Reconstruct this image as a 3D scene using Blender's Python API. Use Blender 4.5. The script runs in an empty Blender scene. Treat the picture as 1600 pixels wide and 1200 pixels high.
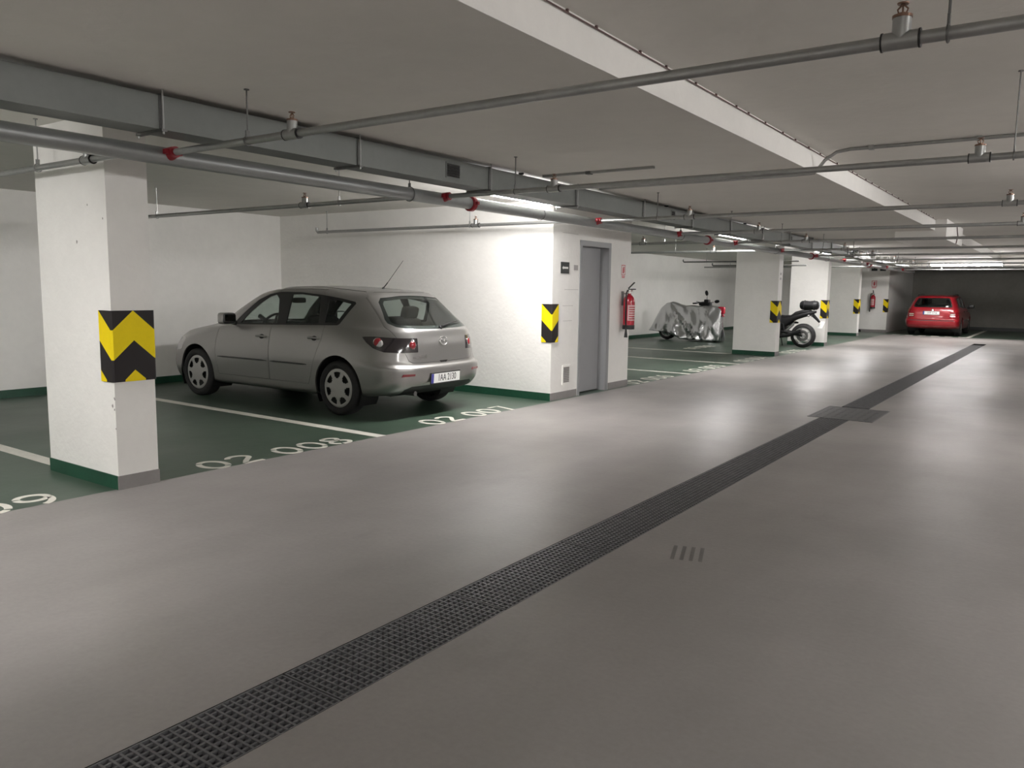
import bpy, bmesh, math, random
import numpy as np
from mathutils import Vector, Matrix
from mathutils.bvhtree import BVHTree

random.seed(7)
SC = bpy.context.scene
COL = SC.collection
PI = math.pi

# ------------------------------------------------------------------ camera
CAM_H = 1.46
YAW, PITCH, ROLL, FPX = 0.614303508, 0.120362336, 0.0141529291, 1230.14
def make_camera():
    f = Vector((-math.sin(YAW)*math.cos(PITCH), math.cos(YAW)*math.cos(PITCH), -math.sin(PITCH)))
    r = f.cross(Vector((0, 0, 1))).normalized(); u = r.cross(f)
    c, s = math.cos(ROLL), math.sin(ROLL)
    r2 = r*c + u*s; u2 = u*c - r*s
    cd = bpy.data.cameras.new('camera'); co = bpy.data.objects.new('camera', cd); COL.objects.link(co)
    M = Matrix((r2, u2, -f)).transposed().to_4x4(); M.translation = (0, 0, CAM_H)
    co.matrix_world = M
    cd.sensor_fit = 'HORIZONTAL'; cd.sensor_width = 36; cd.lens = FPX/1600*36
    cd.clip_start = .05; cd.clip_end = 200
    SC.camera = co
make_camera()

# ------------------------------------------------------------------ world, exposure
w = bpy.data.worlds.new('world'); SC.world = w; w.use_nodes = True
w.node_tree.nodes['Background'].inputs[0].default_value = (0, 0, 0, 1)
w.node_tree.nodes['Background'].inputs[1].default_value = 0
SC.view_settings.view_transform = 'Standard'; SC.view_settings.look = 'None'
SC.view_settings.gamma = 1; SC.view_settings.use_curve_mapping = False
SC.view_settings.exposure = 0.0
TUBE_STRENGTH = 165.0          # fluorescent diffusers

# ------------------------------------------------------------------ dimensions
Z_LOW, Z_HIGH, X_STEP = 2.60, 2.80, -2.10     # two slab levels and the step between them
X_BACK, X_EDGE = -10.90, -5.45                # rear wall of the bays, front edge of the bays
Y_REAR, Y_FAR, X_RIGHT = -6.0, 38.3, 7.0
Y_FARBAY = 31.2                               # front edge of the bays at the far end
DR0, DR1 = -2.33, -2.00                       # drain channel

# ------------------------------------------------------------------ materials
MATS = {}
def mat(name, col, rough=.6, metal=0., coat=0., noise=None, bump=None, rvar=None, emit=None, spec=.5, coat_rough=.1):
    """noise=(scale, amount, dark colour factor)  bump=(scale,strength)  rvar=(scale,amount)"""
    m = bpy.data.materials.new(name); m.use_nodes = True
    nt = m.node_tree; N = nt.nodes; L = nt.links
    p = N['Principled BSDF']
    p.inputs['Base Color'].default_value = (*col, 1); p.inputs['Roughness'].default_value = rough
    p.inputs['Metallic'].default_value = metal; p.inputs['Coat Weight'].default_value = coat
    p.inputs['Coat Roughness'].default_value = coat_rough
    p.inputs['Specular IOR Level'].default_value = spec
    tc = None
    def coord():
        nonlocal tc
        if tc is None: tc = N.new('ShaderNodeNewGeometry')
        return tc.outputs['Position']
    if noise:
        sc, amt = noise[0], noise[1]
        n1 = N.new('ShaderNodeTexNoise'); n1.inputs['Scale'].default_value = sc
        n1.inputs['Detail'].default_value = 6; n1.inputs['Roughness'].default_value = .62
        L.new(coord(), n1.inputs['Vector'])
        n2 = N.new('ShaderNodeTexNoise'); n2.inputs['Scale'].default_value = sc*9
        n2.inputs['Detail'].default_value = 3
        L.new(coord(), n2.inputs['Vector'])
        ad = N.new('ShaderNodeMath'); ad.operation = 'MULTIPLY_ADD'
        L.new(n2.outputs['Fac'], ad.inputs[0]); ad.inputs[1].default_value = .35; L.new(n1.outputs['Fac'], ad.inputs[2])
        mr = N.new('ShaderNodeMapRange'); mr.inputs[1].default_value = .4; mr.inputs[2].default_value = .95
        mr.inputs[3].default_value = 1-amt; mr.inputs[4].default_value = 1+amt
        L.new(ad.outputs[0], mr.inputs[0])
        mx = N.new('ShaderNodeVectorMath'); mx.operation = 'SCALE'
        mx.inputs[0].default_value = col; L.new(mr.outputs[0], mx.inputs['Scale'])
        L.new(mx.outputs[0], p.inputs['Base Color'])
    if rvar:
        n3 = N.new('ShaderNodeTexNoise'); n3.inputs['Scale'].default_value = rvar[0]; n3.inputs['Detail'].default_value = 5
        L.new(coord(), n3.inputs['Vector'])
        mr2 = N.new('ShaderNodeMapRange'); mr2.inputs[1].default_value = .3; mr2.inputs[2].default_value = .7
        mr2.inputs[3].default_value = max(.02, rough-rvar[1]); mr2.inputs[4].default_value = rough+rvar[1]
        L.new(n3.outputs['Fac'], mr2.inputs[0]); L.new(mr2.outputs[0], p.inputs['Roughness'])
    if bump:
        n4 = N.new('ShaderNodeTexNoise'); n4.inputs['Scale'].default_value = bump[0]; n4.inputs['Detail'].default_value = 4
        L.new(coord(), n4.inputs['Vector'])
        b = N.new('ShaderNodeBump'); b.inputs['Strength'].default_value = bump[1]; b.inputs['Distance'].default_value = .02
        L.new(n4.outputs['Fac'], b.inputs['Height']); L.new(b.outputs[0], p.inputs['Normal'])
    if emit:
        p.inputs['Emission Color'].default_value = (*emit[0], 1); p.inputs['Emission Strength'].default_value = emit[1]
    MATS[name] = m
    return m

def floor_mat(name, col, streak, rough, marks, spec):
    """polished resin floor: broad tone drift, brushed streaks, faint tyre smears, wavy gloss"""
    m = mat(name, col, rough)
    nt = m.node_tree; N = nt.nodes; L = nt.links; p = N['Principled BSDF']
    g = N.new('ShaderNodeNewGeometry')
    def noise(scale, vscale=(1, 1, 1), detail=5, ro=.6, dist=0):
        mp = N.new('ShaderNodeMapping'); mp.inputs['Scale'].default_value = vscale
        L.new(g.outputs['Position'], mp.inputs['Vector'])
        n = N.new('ShaderNodeTexNoise'); n.inputs['Scale'].default_value = scale; n.inputs['Detail'].default_value = detail
        n.inputs['Roughness'].default_value = ro; n.inputs['Distortion'].default_value = dist
        L.new(mp.outputs[0], n.inputs['Vector']); return n.outputs['Fac']
    def rng(v, a, b, c, d):
        r = N.new('ShaderNodeMapRange'); r.inputs[1].default_value = a; r.inputs[2].default_value = b
        r.inputs[3].default_value = c; r.inputs[4].default_value = d; L.new(v, r.inputs[0]); return r.outputs[0]
    def mul(a, b):
        x = N.new('ShaderNodeMath'); x.operation = 'MULTIPLY'; L.new(a, x.inputs[0]); L.new(b, x.inputs[1]); return x.outputs[0]
    broad = rng(noise(.45, detail=3), .1, .9, 1-2*streak, 1+1.4*streak)
    fine = rng(noise(38, detail=3), .25, .75, .95, 1.05)
    smear = rng(noise(2.2, (1.0, .3, 1), 6, .6, .0), .1, .9, 1.0+marks, 1-marks)
    scuff = rng(noise(1.25, (1.0, .55, 1), 8, .68, .0), .60, .78, 1.0, 1-1.6*marks)
    sc = mul(mul(mul(broad, fine), smear), scuff)
    p.inputs['Specular IOR Level'].default_value = spec
    v = N.new('ShaderNodeVectorMath'); v.operation = 'SCALE'; v.inputs[0].default_value = col
    L.new(sc, v.inputs['Scale']); L.new(v.outputs[0], p.inputs['Base Color'])
    L.new(rng(noise(.9, (1, .6, 1), 4, .5, 0), .25, .8, rough, rough+.12), p.inputs['Roughness'])
    b = N.new('ShaderNodeBump'); b.inputs['Strength'].default_value = .22; b.inputs['Distance'].default_value = .02
    L.new(noise(2.6, (.8, 1, 1), 4), b.inputs['Height']); L.new(b.outputs[0], p.inputs['Normal'])
    return m

def glass_mat(name, tint, alpha=.75):
    m = bpy.data.materials.new(name); m.use_nodes = True
    nt = m.node_tree; N = nt.nodes; L = nt.links; N.clear()
    out = N.new('ShaderNodeOutputMaterial'); tr = N.new('ShaderNodeBsdfTransparent'); gl = N.new('ShaderNodeBsdfGlossy')
    tr.inputs[0].default_value = (*tint, 1); gl.inputs['Roughness'].default_value = .03
    gl.inputs[0].default_value = (.9, .9, .9, 1)
    lw = N.new('ShaderNodeLayerWeight'); pw = N.new('ShaderNodeMath'); pw.operation = 'POWER'; pw.inputs[1].default_value = 4
    L.new(lw.outputs['Facing'], pw.inputs[0])
    fr = N.new('ShaderNodeMath'); fr.operation = 'MULTIPLY_ADD'; fr.inputs[1].default_value = .6; fr.inputs[2].default_value = .025
    L.new(pw.outputs[0], fr.inputs[0])
    mx = N.new('ShaderNodeMixShader'); L.new(fr.outputs[0], mx.inputs[0]); L.new(tr.outputs[0], mx.inputs[1]); L.new(gl.outputs[0], mx.inputs[2])
    L.new(mx.outputs[0], out.inputs[0]); MATS[name] = m; return m

mat('wall_paint', (.84, .825, .79), .75, noise=(1.2, .05), bump=(22, .18))
mat('ceiling_paint', (.72, .70, .655), .9, noise=(.7, .06), bump=(14, .15))
mat('far_concrete', (.25, .24, .215), .85, noise=(1.0, .14))
floor_mat('floor_grey', (.282, .264, .253), .17, .33, .13, .17)
floor_mat('floor_green', (.058, .092, .066), .18, .31, .06, .45)
mat('line_paint', (.72, .70, .63), .5, noise=(6, .14))
mat('skirt_green', (.012, .065, .035), .4, noise=(5, .3))
mat('skirt_grey', (.25, .235, .23), .4, noise=(5, .1))
mat('skirt_dark', (.03, .034, .03), .5)
mat('zinc', (.35, .355, .345), .40, metal=.7, noise=(3.5, .16))
mat('zinc_duct', (.165, .175, .165), .45, metal=.35, noise=(2.2, .10))
mat('zinc_dark', (.17, .17, .165), .45, metal=.7, noise=(9, .2))
mat('pipe_paint', (.30, .31, .305), .38, metal=.5, noise=(2.5, .10))
mat('red_clamp', (.26, .010, .018), .4)
mat('brass', (.20, .12, .085), .4, metal=.8)
mat('black_plastic', (.012, .012, .012), .45)
mat('black_rubber', (.016, .0155, .016), .7, noise=(30, .25))
mat('guard_black', (.018, .015, .016), .6, spec=.3)
mat('guard_yellow', (.86, .66, .004), .6, noise=(8, .05), spec=.25)
mat('grate_steel', (.14, .14, .145), .5, metal=.3, noise=(18, .28))
mat('channel_dark', (.02, .02, .02), .8)
mat('cover_plate', (.10, .10, .105), .5, metal=.4, noise=(20, .15))
mat('lamp_white', (.80, .80, .80), .4)
mat('tube', (1, 1, 1), .4, emit=((1.0, .975, .965), TUBE_STRENGTH))
mat('door_grey', (.36, .365, .375), .32, noise=(2, .04))
mat('frame_grey', (.30, .305, .31), .35)
mat('sign_black', (.018, .022, .02), .4)
mat('sign_white', (.80, .80, .77), .5)
mat('sign_red', (.62, .10, .12), .5)
mat('sign_grey', (.48, .46, .45), .5)
mat('ext_red', (.38, .008, .025), .25, coat=.6)
mat('ext_label', (.62, .42, .42), .5)
mat('cable', (.10, .055, .05), .6)
mat('silver_paint', (.345, .338, .327), .36, metal=.9, coat=.5, noise=(60, .03), coat_rough=.06)
mat('silver_cap', (.46, .455, .44), .4, metal=.5)
mat('red_paint', (.27, .005, .012), .30, metal=.1, coat=.7, coat_rough=.07)
mat('lamp_smoke', (.022, .018, .020), .12, coat=1)
mat('lamp_red', (.20, .006, .012), .2, coat=.6)
mat('lamp_clear', (.62, .60, .60), .12, metal=.6)
mat('chrome', (.85, .85, .85), .12, metal=1)
mat('interior', (.020, .021, .021), .8)
mat('interior_grey', (.06, .062, .06), .8)
mat('plate_white', (.78, .78, .76), .4)
mat('plate_blue', (.045, .045, .28), .4)
mat('ink', (.012, .012, .012), .5)
mat('mirror', (.75, .75, .74), .03, metal=1)
mat('moto_black', (.009, .009, .010), .5, spec=.3)
mat('rim_alloy', (.55, .55, .55), .3, metal=.8)
mat('cover_foil', (.56, .565, .575), .24, metal=.92, bump=(9, .6))
mat('scoot_red', (.45, .01, .03), .25, coat=.6)
glass_mat('car_glass', (.84, .88, .865))

# ------------------------------------------------------------------ mesh helpers
class MB:
    def __init__(s): s.v = []; s.f = []
    def add(s, vs, fs):
        o = len(s.v); s.v += [tuple(map(float, q)) for q in vs]; s.f += [tuple(i+o for i in q) for q in fs]; return s
    def box(s, a, b, M=None):
        x0, y0, z0 = a; x1, y1, z1 = b
        vs = [(x0,y0,z0),(x1,y0,z0),(x1,y1,z0),(x0,y1,z0),(x0,y0,z1),(x1,y0,z1),(x1,y1,z1),(x0,y1,z1)]
        if M is not None: vs = [M @ Vector(q) for q in vs]
        return s.add(vs, [(0,3,2,1),(4,5,6,7),(0,1,5,4),(1,2,6,5),(2,3,7,6),(3,0,4,7)])
    def cbox(s, c, d, M=None):
        return s.box([c[i]-d[i]/2 for i in range(3)], [c[i]+d[i]/2 for i in range(3)], M)
    def quad(s, *q): return s.add(q, [tuple(range(len(q)))])
    def tube(s, path, r, n=12, cap=True, closed=False):
        P = [Vector(q) for q in path]; rs = r if isinstance(r, (list, tuple)) else [r]*len(P)
        K = len(P); rings = []; up = None
        for i in range(K):
            if closed: t = P[(i+1) % K]-P[i-1]
            else: t = P[min(i+1, K-1)]-P[max(i-1, 0)]
            t.normalize()
            if up is None:
                up = Vector((0, 0, 1)) if abs(t.z) < .9 else Vector((1, 0, 0))
            a = t.cross(up).normalized(); b = a.cross(t).normalized(); up = b
            rings.append([P[i]+(a*math.cos(2*PI*k/n)+b*math.sin(2*PI*k/n))*rs[i] for k in range(n)])
        vs = [q for R_ in rings for q in R_]; fs = []
        for i in range(K if closed else K-1):
            j = (i+1) % K
            for k in range(n):
                l = (k+1) % n; fs.append((i*n+k, i*n+l, j*n+l, j*n+k))
        if cap and not closed:
            fs.append(tuple(range(n))); fs.append(tuple((K-1)*n+k for k in reversed(range(n))))
        return s.add(vs, fs)
    def lathe(s, prof, n=24, M=None, cap=True):
        """prof: (radius, height) pairs about local Z; M places it"""
        vs = []; fs = []
        for r, h in prof:
            for k in range(n):
                q = Vector((r*math.cos(2*PI*k/n), r*math.sin(2*PI*k/n), h)); vs.append(M @ q if M is not None else q)
        for i in range(len(prof)-1):
            for k in range(n):
                l = (k+1) % n; fs.append((i*n+k, i*n+l, (i+1)*n+l, (i+1)*n+k))
        if cap:
            if prof[0][0] > 1e-6: fs.append(tuple(reversed(range(n))))
            if prof[-1][0] > 1e-6: fs.append(tuple((len(prof)-1)*n+k for k in range(n)))
        return s.add(vs, fs)
    def prism(s, poly, axis, lo, hi):
        """polygon in the two other axes (x,z / y,z / x,y) extruded along axis"""
        n = len(poly)
        def P(q, t):
            if axis == 'y': return (q[0], t, q[1])
            if axis == 'x': return (t, q[0], q[1])
            return (q[0], q[1], t)
        vs = [P(q, lo) for q in poly]+[P(q, hi) for q in poly]
        fs = [tuple(reversed(range(n))), tuple(range(n, 2*n))]+[(i, (i+1) % n, n+(i+1) % n, n+i) for i in range(n)]
        return s.add(vs, fs)
    def mesh(s, name, fix=True, merge=True):
        me = bpy.data.meshes.new(name); me.from_pydata(s.v, [], s.f)
        if fix:
            bm = bmesh.new(); bm.from_mesh(me)
            if merge: bmesh.ops.remove_doubles(bm, verts=bm.verts, dist=1e-6)
            bmesh.ops.recalc_face_normals(bm, faces=bm.faces)
            bm.to_mesh(me); bm.free()
        me.update(); return me
    def build(s, name, m, parent=None, smooth=None, loc=None, fix=True):
        return link(name, s.mesh(name, fix), m, parent, smooth, loc)

def link(name, me, m, parent=None, smooth=None, loc=None):
    if smooth is not None:
        me.shade_smooth(); me.set_sharp_from_angle(angle=math.radians(smooth))
    me.materials.clear(); me.materials.append(MATS[m])
    o = bpy.data.objects.new(name, me); COL.objects.link(o)
    if parent is not None: o.parent = parent
    if loc is not None: o.location = loc
    return o
def tag(o, label=None, cat=None, group=None, kind=None):
    if label: o['label'] = label
    if cat: o['category'] = cat
    if group: o['group'] = group
    if kind: o['kind'] = kind
    return o
def thing(name, label, cat, loc=(0, 0, 0), rotz=0, group=None):
    o = bpy.data.objects.new(name, None); COL.objects.link(o)
    o.empty_display_size = .1; o.location = loc; o.rotation_euler = (0, 0, rotz)
    return tag(o, label, cat, group)
def inst(src, parent, loc=None, rot=None):
    c = src.copy(); COL.objects.link(c); c.parent = parent
    if loc is not None: c.location = loc
    if rot is not None: c.rotation_euler = rot
    return c
def struct(name, mb, m, parent=None, smooth=None):
    o = mb.build(name, m, parent, smooth)
    if parent is None: o['kind'] = 'structure'
    return o
def axis_M(o, d):
    """matrix taking local Z to direction d at o"""
    q = Vector((0, 0, 1)).rotation_difference(Vector(d).normalized())
    return Matrix.Translation(Vector(o)) @ q.to_matrix().to_4x4()
def text_mesh(s, size, depth=.001, name='lettering', squeeze=1.0):
    cu = bpy.data.curves.new('t', 'FONT'); cu.body = s; cu.size = size; cu.extrude = depth; cu.align_x = 'CENTER'; cu.align_y = 'CENTER'
    cu.resolution_u = 3
    ob = bpy.data.objects.new('t', cu); COL.objects.link(ob)
    bpy.context.view_layer.update(); dg = bpy.context.evaluated_depsgraph_get()
    me = bpy.data.meshes.new_from_object(ob.evaluated_get(dg)); me.name = name
    bpy.data.objects.remove(ob); bpy.data.curves.remove(cu)
    if squeeze != 1.0: me.transform(Matrix.Diagonal((squeeze, 1, 1, 1)))
    return me

# ================================================================== SETTING
def build_shell():
    # floor: grey aisle with a slot for the drain, green bays beside and beyond it
    mb = MB()
    def rect(x0, x1, y0, y1, z=0): mb.quad((x0, y0, z), (x1, y0, z), (x1, y1, z), (x0, y1, z))
    yd0, yd1 = -3.0, 27.6
    rect(X_EDGE, DR0, Y_REAR, Y_FARBAY); rect(DR1, X_RIGHT, Y_REAR, Y_FARBAY)
    rect(DR0, DR1, Y_REAR, yd0); rect(DR0, DR1, yd1, Y_FARBAY)
    struct('floor', mb, 'floor_grey')
    mb = MB()
    rect(X_BACK, X_EDGE, Y_REAR, Y_FARBAY); rect(X_BACK, X_RIGHT, Y_FARBAY, Y_FAR)
    struct('floor_bays', mb, 'floor_green')
    # ceiling: low slab over the bays and most of the aisle, high slab on the right, step face between
    mb = MB()
    mb.quad((X_BACK, Y_REAR, Z_LOW), (X_BACK, Y_FAR, Z_LOW), (X_STEP-.004, Y_FAR, Z_LOW), (X_STEP-.004, Y_REAR, Z_LOW))
    mb.quad((X_STEP, Y_REAR, Z_HIGH), (X_STEP, Y_FAR, Z_HIGH), (X_RIGHT, Y_FAR, Z_HIGH), (X_RIGHT, Y_REAR, Z_HIGH))
    struct('ceiling', mb, 'ceiling_paint')
    struct('trim_3', MB().box((X_STEP-.004, Y_REAR, Z_LOW), (X_STEP, Y_FAR, Z_HIGH)), 'wall_paint')
    # dropped concrete box under the step and a downstand before the far wall
    mb = MB().box((-2.75, 16.0, 2.44), (-1.92, 18.5, 2.795))
    struct('trim_1', mb, 'wall_paint')
    mb = MB().box((-5.6, 31.6, 2.42), (X_RIGHT, 32.0, 2.85))
    struct('trim_2', mb, 'ceiling_paint')
    H = 2.9
    struct('wall_left', MB().box((X_BACK-.2, Y_REAR-.2, -.02), (X_BACK, Y_FAR+.2, H)), 'wall_paint')
    struct('wall_far', MB().box((X_BACK, Y_FAR, -.02), (X_RIGHT, Y_FAR+.2, H)), 'far_concrete')
    struct('wall_right', MB().box((X_RIGHT, Y_REAR-.2, -.02), (X_RIGHT+.2, Y_FAR+.2, H)), 'wall_paint')
    struct('wall_rear', MB().box((X_BACK, Y_REAR-.2, -.02), (X_RIGHT, Y_REAR, H)), 'wall_paint')
    # stairwell block with the door opening
    xs, y0, y1, d0, d1, dz = -5.50, 8.67, 10.87, 9.38, 10.20, 2.10
    mb = MB()
    mb.box((X_BACK, y0, 0), (xs, y0+.2, Z_LOW)); mb.box((X_BACK, y1-.2, 0), (xs, y1, Z_LOW))
    mb.box((xs-.22, y0+.2, 0), (xs, d0, Z_LOW)); mb.box((xs-.22, d1, 0), (xs, y1-.2, Z_LOW))
    mb.box((xs-.22, d0, dz), (xs, d1, Z_LOW))
    struct('wall_stairwell', mb, 'wall_paint')
    ws = bpy.data.objects['wall_stairwell']; mat('joint', (.60, .585, .56), .8)
    for z, a, b in ((1.46, 8.97, 9.33), (1.245, 8.93, 9.20), (1.045, 8.95, 9.18), (2.20, 8.9, 9.3)):
        MB().box((xs-.001, a, z-.004), (xs+.0006, b, z+.004)).build('block_joint', 'joint', ws)
    struct('baseboard_stairwell_side', MB().box((X_BACK, y0-.008, 0), (xs, y0, .10)), 'skirt_green')
    mb = MB().box((xs, y0-.008, 0), (xs+.008, d0-.05, .10)); mb.box((xs, d1+.05, 0), (xs+.008, y1, .10))
    struct('baseboard_stairwell_front', mb, 'skirt_grey')
    # end block carrying the second extinguisher
    struct('wall_endblock', MB().box((X_BACK, 32.8, 0), (-5.72, Y_FAR, Z_LOW)), 'wall_paint')
    struct('baseboard_endblock', MB().box((X_BACK, 32.79, 0), (-5.712, 32.80, .10)), 'skirt_grey')
    struct('baseboard_left', MB().box((X_BACK, Y_REAR, 0), (X_BACK+.01, 32.8, .10)), 'skirt_green')
    struct('baseboard_far', MB().box((-5.71, Y_FAR-.01, 0), (X_RIGHT, Y_FAR, .14)), 'skirt_dark')
    # door_1: steel leaf in a deep grey frame
    door = thing('door_1', None, None, (xs, 9.79, 0)); door['kind'] = 'structure'
    lx = -.135
    leaf = MB().box((lx-.045, -.375, .012), (lx, .375, 2.055)).build('door_leaf', 'door_grey', door)
    lk = MB().lathe([(.028, 0), (.028, .008), (.012, .012), (.012, .05), (.024, .055), (.024, .075), (.015, .082)], 16, axis_M((lx, -.31, 1.08), (1, 0, 0)))
    lk.build('door_knob', 'chrome', leaf, 40)
    for s in (-1, 1):
        MB().box((-.2, min(s*.376, s*.409), 0), (.004, max(s*.376, s*.409), 2.06)).box((.0005, min(s*.376, s*.44), 0), (.008, max(s*.376, s*.44), 2.13)).build('door_jamb', 'frame_grey', door)
    MB().box((-.2, -.409, 2.057), (.004, .409, 2.099)).box((.0005, -.44, 2.06), (.0079, .44, 2.13)).build('door_head', 'frame_grey', door)
build_shell()

# concrete columns with green and grey painted plinth
def column(x1, y, label, w=1.0, t=.30, guard_label=None, single=False):
    c = thing('concrete_column', label, 'column', (x1-w/2, y+t/2, 0), 0, 'white concrete columns along the bays')
    MB().box((-w/2, -t/2, 0), (w/2, t/2, Z_LOW)).build('shaft', 'wall_paint', c)
    mb = MB().box((-w/2-.006, -t/2-.006, 0), (w/2-.002, -t/2, .10)).box((-w/2-.006, t/2, 0), (w/2-.002, t/2+.006, .10)).box((-w/2-.006, -t/2, 0), (-w/2, t/2, .10))
    mb.build('green_plinth', 'skirt_green', c)
    MB().box((w/2, -t/2-.006, 0), (w/2+.006, t/2+.006, .10)).build('grey_plinth', 'skirt_grey', c)
    if y < 3:
        mat('chip', (.30, .285, .265), .9)
        for (cx, cz, r) in ((-.035, .60, .016), (-.006, .655, .012), (-.012, .575, .010), (-.004, .44, .008), (-.42, 1.75, .012), (-.25, 2.0, .007), (-.05, 1.9, .008)):
            n = 9; rr = [r*random.uniform(.5, 1.1) for _ in range(n)]
            MB().add([(w/2+cx+rr[k]*math.cos(2*PI*k/n), -t/2-.0006, cz+1.3*rr[k]*math.sin(2*PI*k/n)) for k in range(n)], [tuple(range(n))]).build('chipped_spot', 'chip', c, fix=False)
    corner_guard(x1, y, t, guard_label)
    return c

def corner_guard(x1, y, t, label, wrap=True):
    """rubber bumper folded round the end of a wall: black sheet with raised yellow chevron bands.
       unrolled coordinate s: 0 at the near corner, negative along the face towards -X, positive round the end"""
    g = thing('corner_guard', label, 'corner guard', (x1, y, .77), 0, 'black and yellow corner guards')
    fl = .15; th = .011; Hh = .5
    s1 = t+fl if wrap else fl
    def P(s, z, off):
        r = .016
        # path with chamfered corners, off = height above the wall
        if s < 0: return (s, -off, z)
        if not wrap or s <= t:
            return (off, max(0, s), z)
        return (-(s-t), t+off, z)
    def ring_pts(sa, sb):
        ks = [sa]+[k for k in (-.010, .010, t-.010, t+.010) if sa < k < sb and (wrap or k < .05)]+[sb]
        return ks
    def Q(s, z, off):   # same path with the corners rounded a little
        if abs(s) < .0101 and s != 0:
            pass
        return P(s, z, off)
    # body
    def sheet(poly_pairs, off0, off1, name, m, parent):
        """poly_pairs: list of (s, zlow, zhigh)"""
        mb = MB(); n = len(poly_pairs)
        vs = []
        for (s, a, b) in poly_pairs:
            vs += [Q(s, a, off0), Q(s, b, off0), Q(s, a, off1), Q(s, b, off1)]
        fs = []
        for i in range(n-1):
            o = 4*i; q = 4*(i+1)
            fs += [(o+2, q+2, q+3, o+3), (o, o+1, q+1, q), (o+1, o+3, q+3, q+1), (o, q, q+2, o+2)]
        fs += [(0, 2, 3, 1), (4*(n-1), 4*(n-1)+1, 4*(n-1)+3, 4*(n-1)+2)]
        mb.add(vs, fs)
        return mb.build(name, m, parent)
    base = sorted(set([-fl, -.0102, -1e-4, .0001, .0102]+([t-.0102, t-1e-4, t+1e-4, t+.0102] if wrap else [])+[s1]))
    body = sheet([(s, 0, Hh) for s in base], .0005, th, 'rubber_sheet', 'guard_black', g)
    # zigzag bands: valley at s=0, peaks at +-fl ...
    def zig(s):
        k = abs(s) % (2*fl); k = k if k <= fl else 2*fl-k
        return k/fl*.135
    samples = sorted(set(base+[i*fl/8 for i in range(-8, int(round(s1/fl*8))+1)]))
    def band(zt, zb):
        run = []
        for s in samples:
            a = max(0.0, min(Hh, zb+zig(s))); b = max(0.0, min(Hh, zt+zig(s)))
            if b-a > .001: run.append((s, a, b))
            else:
                if len(run) > 1: sheet(run, th, th+.0012, 'yellow_chevron', 'guard_yellow', g)
                run = []
        if len(run) > 1: sheet(run, th, th+.0012, 'yellow_chevron', 'guard_yellow', g)
    band(.365, .155); band(-.055, -.265)
    return g

column(-5.42, 2.86, 'white concrete column with chipped edge standing nearest the camera', guard_label='black and yellow guard with W chevrons on the nearest column')
column(-5.50, 18.28, 'white column between the covered scooter and the dark motorcycle', guard_label='chevron guard on the column hiding half the motorcycle')
column(-5.52, 22.80, 'brightly lit white column directly behind the motorcycle', guard_label='chevron guard on the bright column behind the motorcycle tail')
column(-6.02, 29.2, 'grey shaded column right of the motorcycle column, before the far extinguisher', guard_label='chevron guard on the shaded column left of the far extinguisher')
corner_guard(-5.50, 8.67, .3, 'V chevron corner guard on the stairwell corner beside the grey door', wrap=False)
corner_guard(-5.72, 32.80, .3, 'chevron corner guard right of the far extinguisher near the red car', wrap=False)

# ------------------------------------------------------------------ fluorescent lamps
def lamp(c, along, L, label, z, drop=.0, group='fluorescent ceiling lamps'):
    t = thing('fluorescent_lamp', label, 'lamp', (c[0], c[1], z), 0 if along == 'y' else PI/2, group)
    MB().box((-.055, -L/2, -.085), (.055, L/2, -drop)).build('housing', 'lamp_white', t)
    n = 12; prof = [(.062*math.cos(PI*k/8), -.086-.062*math.sin(PI*k/8)) for k in range(9)]
    mb = MB(); vs = [(x, -L/2+.02, zz) for x, zz in prof]+[(x, L/2-.02, zz) for x, zz in prof]
    fs = [(i, i+1, 9+i+1, 9+i) for i in range(8)]+[tuple(range(9)), tuple(range(9, 18)), (0, 9, 17, 8)]
    mb.add(vs, fs).build('diffuser', 'tube', t, 60)
    for s in (-1, 1):
        MB().box((-.064, s*L/2-.022, -.15), (.064, s*L/2+.022, -.0005)).build('end_cap', 'lamp_white', t)
    return t
XL = -5.2
lamp((XL, 7.35), 'y', 1.5, 'lit fluorescent lamp behind the duct beside the stairwell wall', Z_LOW)
lamp((XL, 14.25), 'y', 1.5, 'lit fluorescent lamp over the bays past the grey door', Z_LOW)
lamp((XL, 20.7), 'y', 1.5, 'lit fluorescent lamp above the motorcycle', Z_LOW)
lamp((XL, 25.4), 'y', 1.5, 'lit fluorescent lamp above the aisle before the far extinguisher', Z_LOW)
lamp((XL, 0.4), 'y', 1.5, 'lit fluorescent lamp left of the camera above bay 02 009', Z_LOW)
lamp((XL, -4.5), 'y', 1.5, 'lit fluorescent lamp behind the camera over the bays', Z_LOW)
t = lamp((-2.9, 29.2), 'x', 2.1, 'lit fluorescent lamp across the aisle before the red car', 2.54)
for yy in (.65, -.6): MB().tube([(0, yy, -.01), (0, yy, Z_LOW-2.54)], .006, 6).build('suspension_rod', 'lamp_white', t)
for x, y, lab in ((1.5, -3.0, 'unseen fluorescent lamp added behind the camera as fill light'),  # lamps out of view, placed for their light; added fill behind the camera
                  (1.5, 9.4, 'lit fluorescent lamp on the right above the second pipe'), (1.5, 16.6, 'lit fluorescent lamp on the right beside the dropped concrete box'),
                  (1.5, 25.0, 'lit fluorescent lamp on the right near the far end'), (3.4, 3.2, 'unseen fluorescent lamp added beside the camera to light the ceiling step'),  # last one unseen, added to light the step and the right floor
                  (4.8, 7.0, 'unseen fluorescent lamp added on the right ahead of the camera as fill light')):  # unseen, added as extra fill from the right
    lamp((x, y), 'y', 1.5, lab, Z_HIGH)

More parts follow.
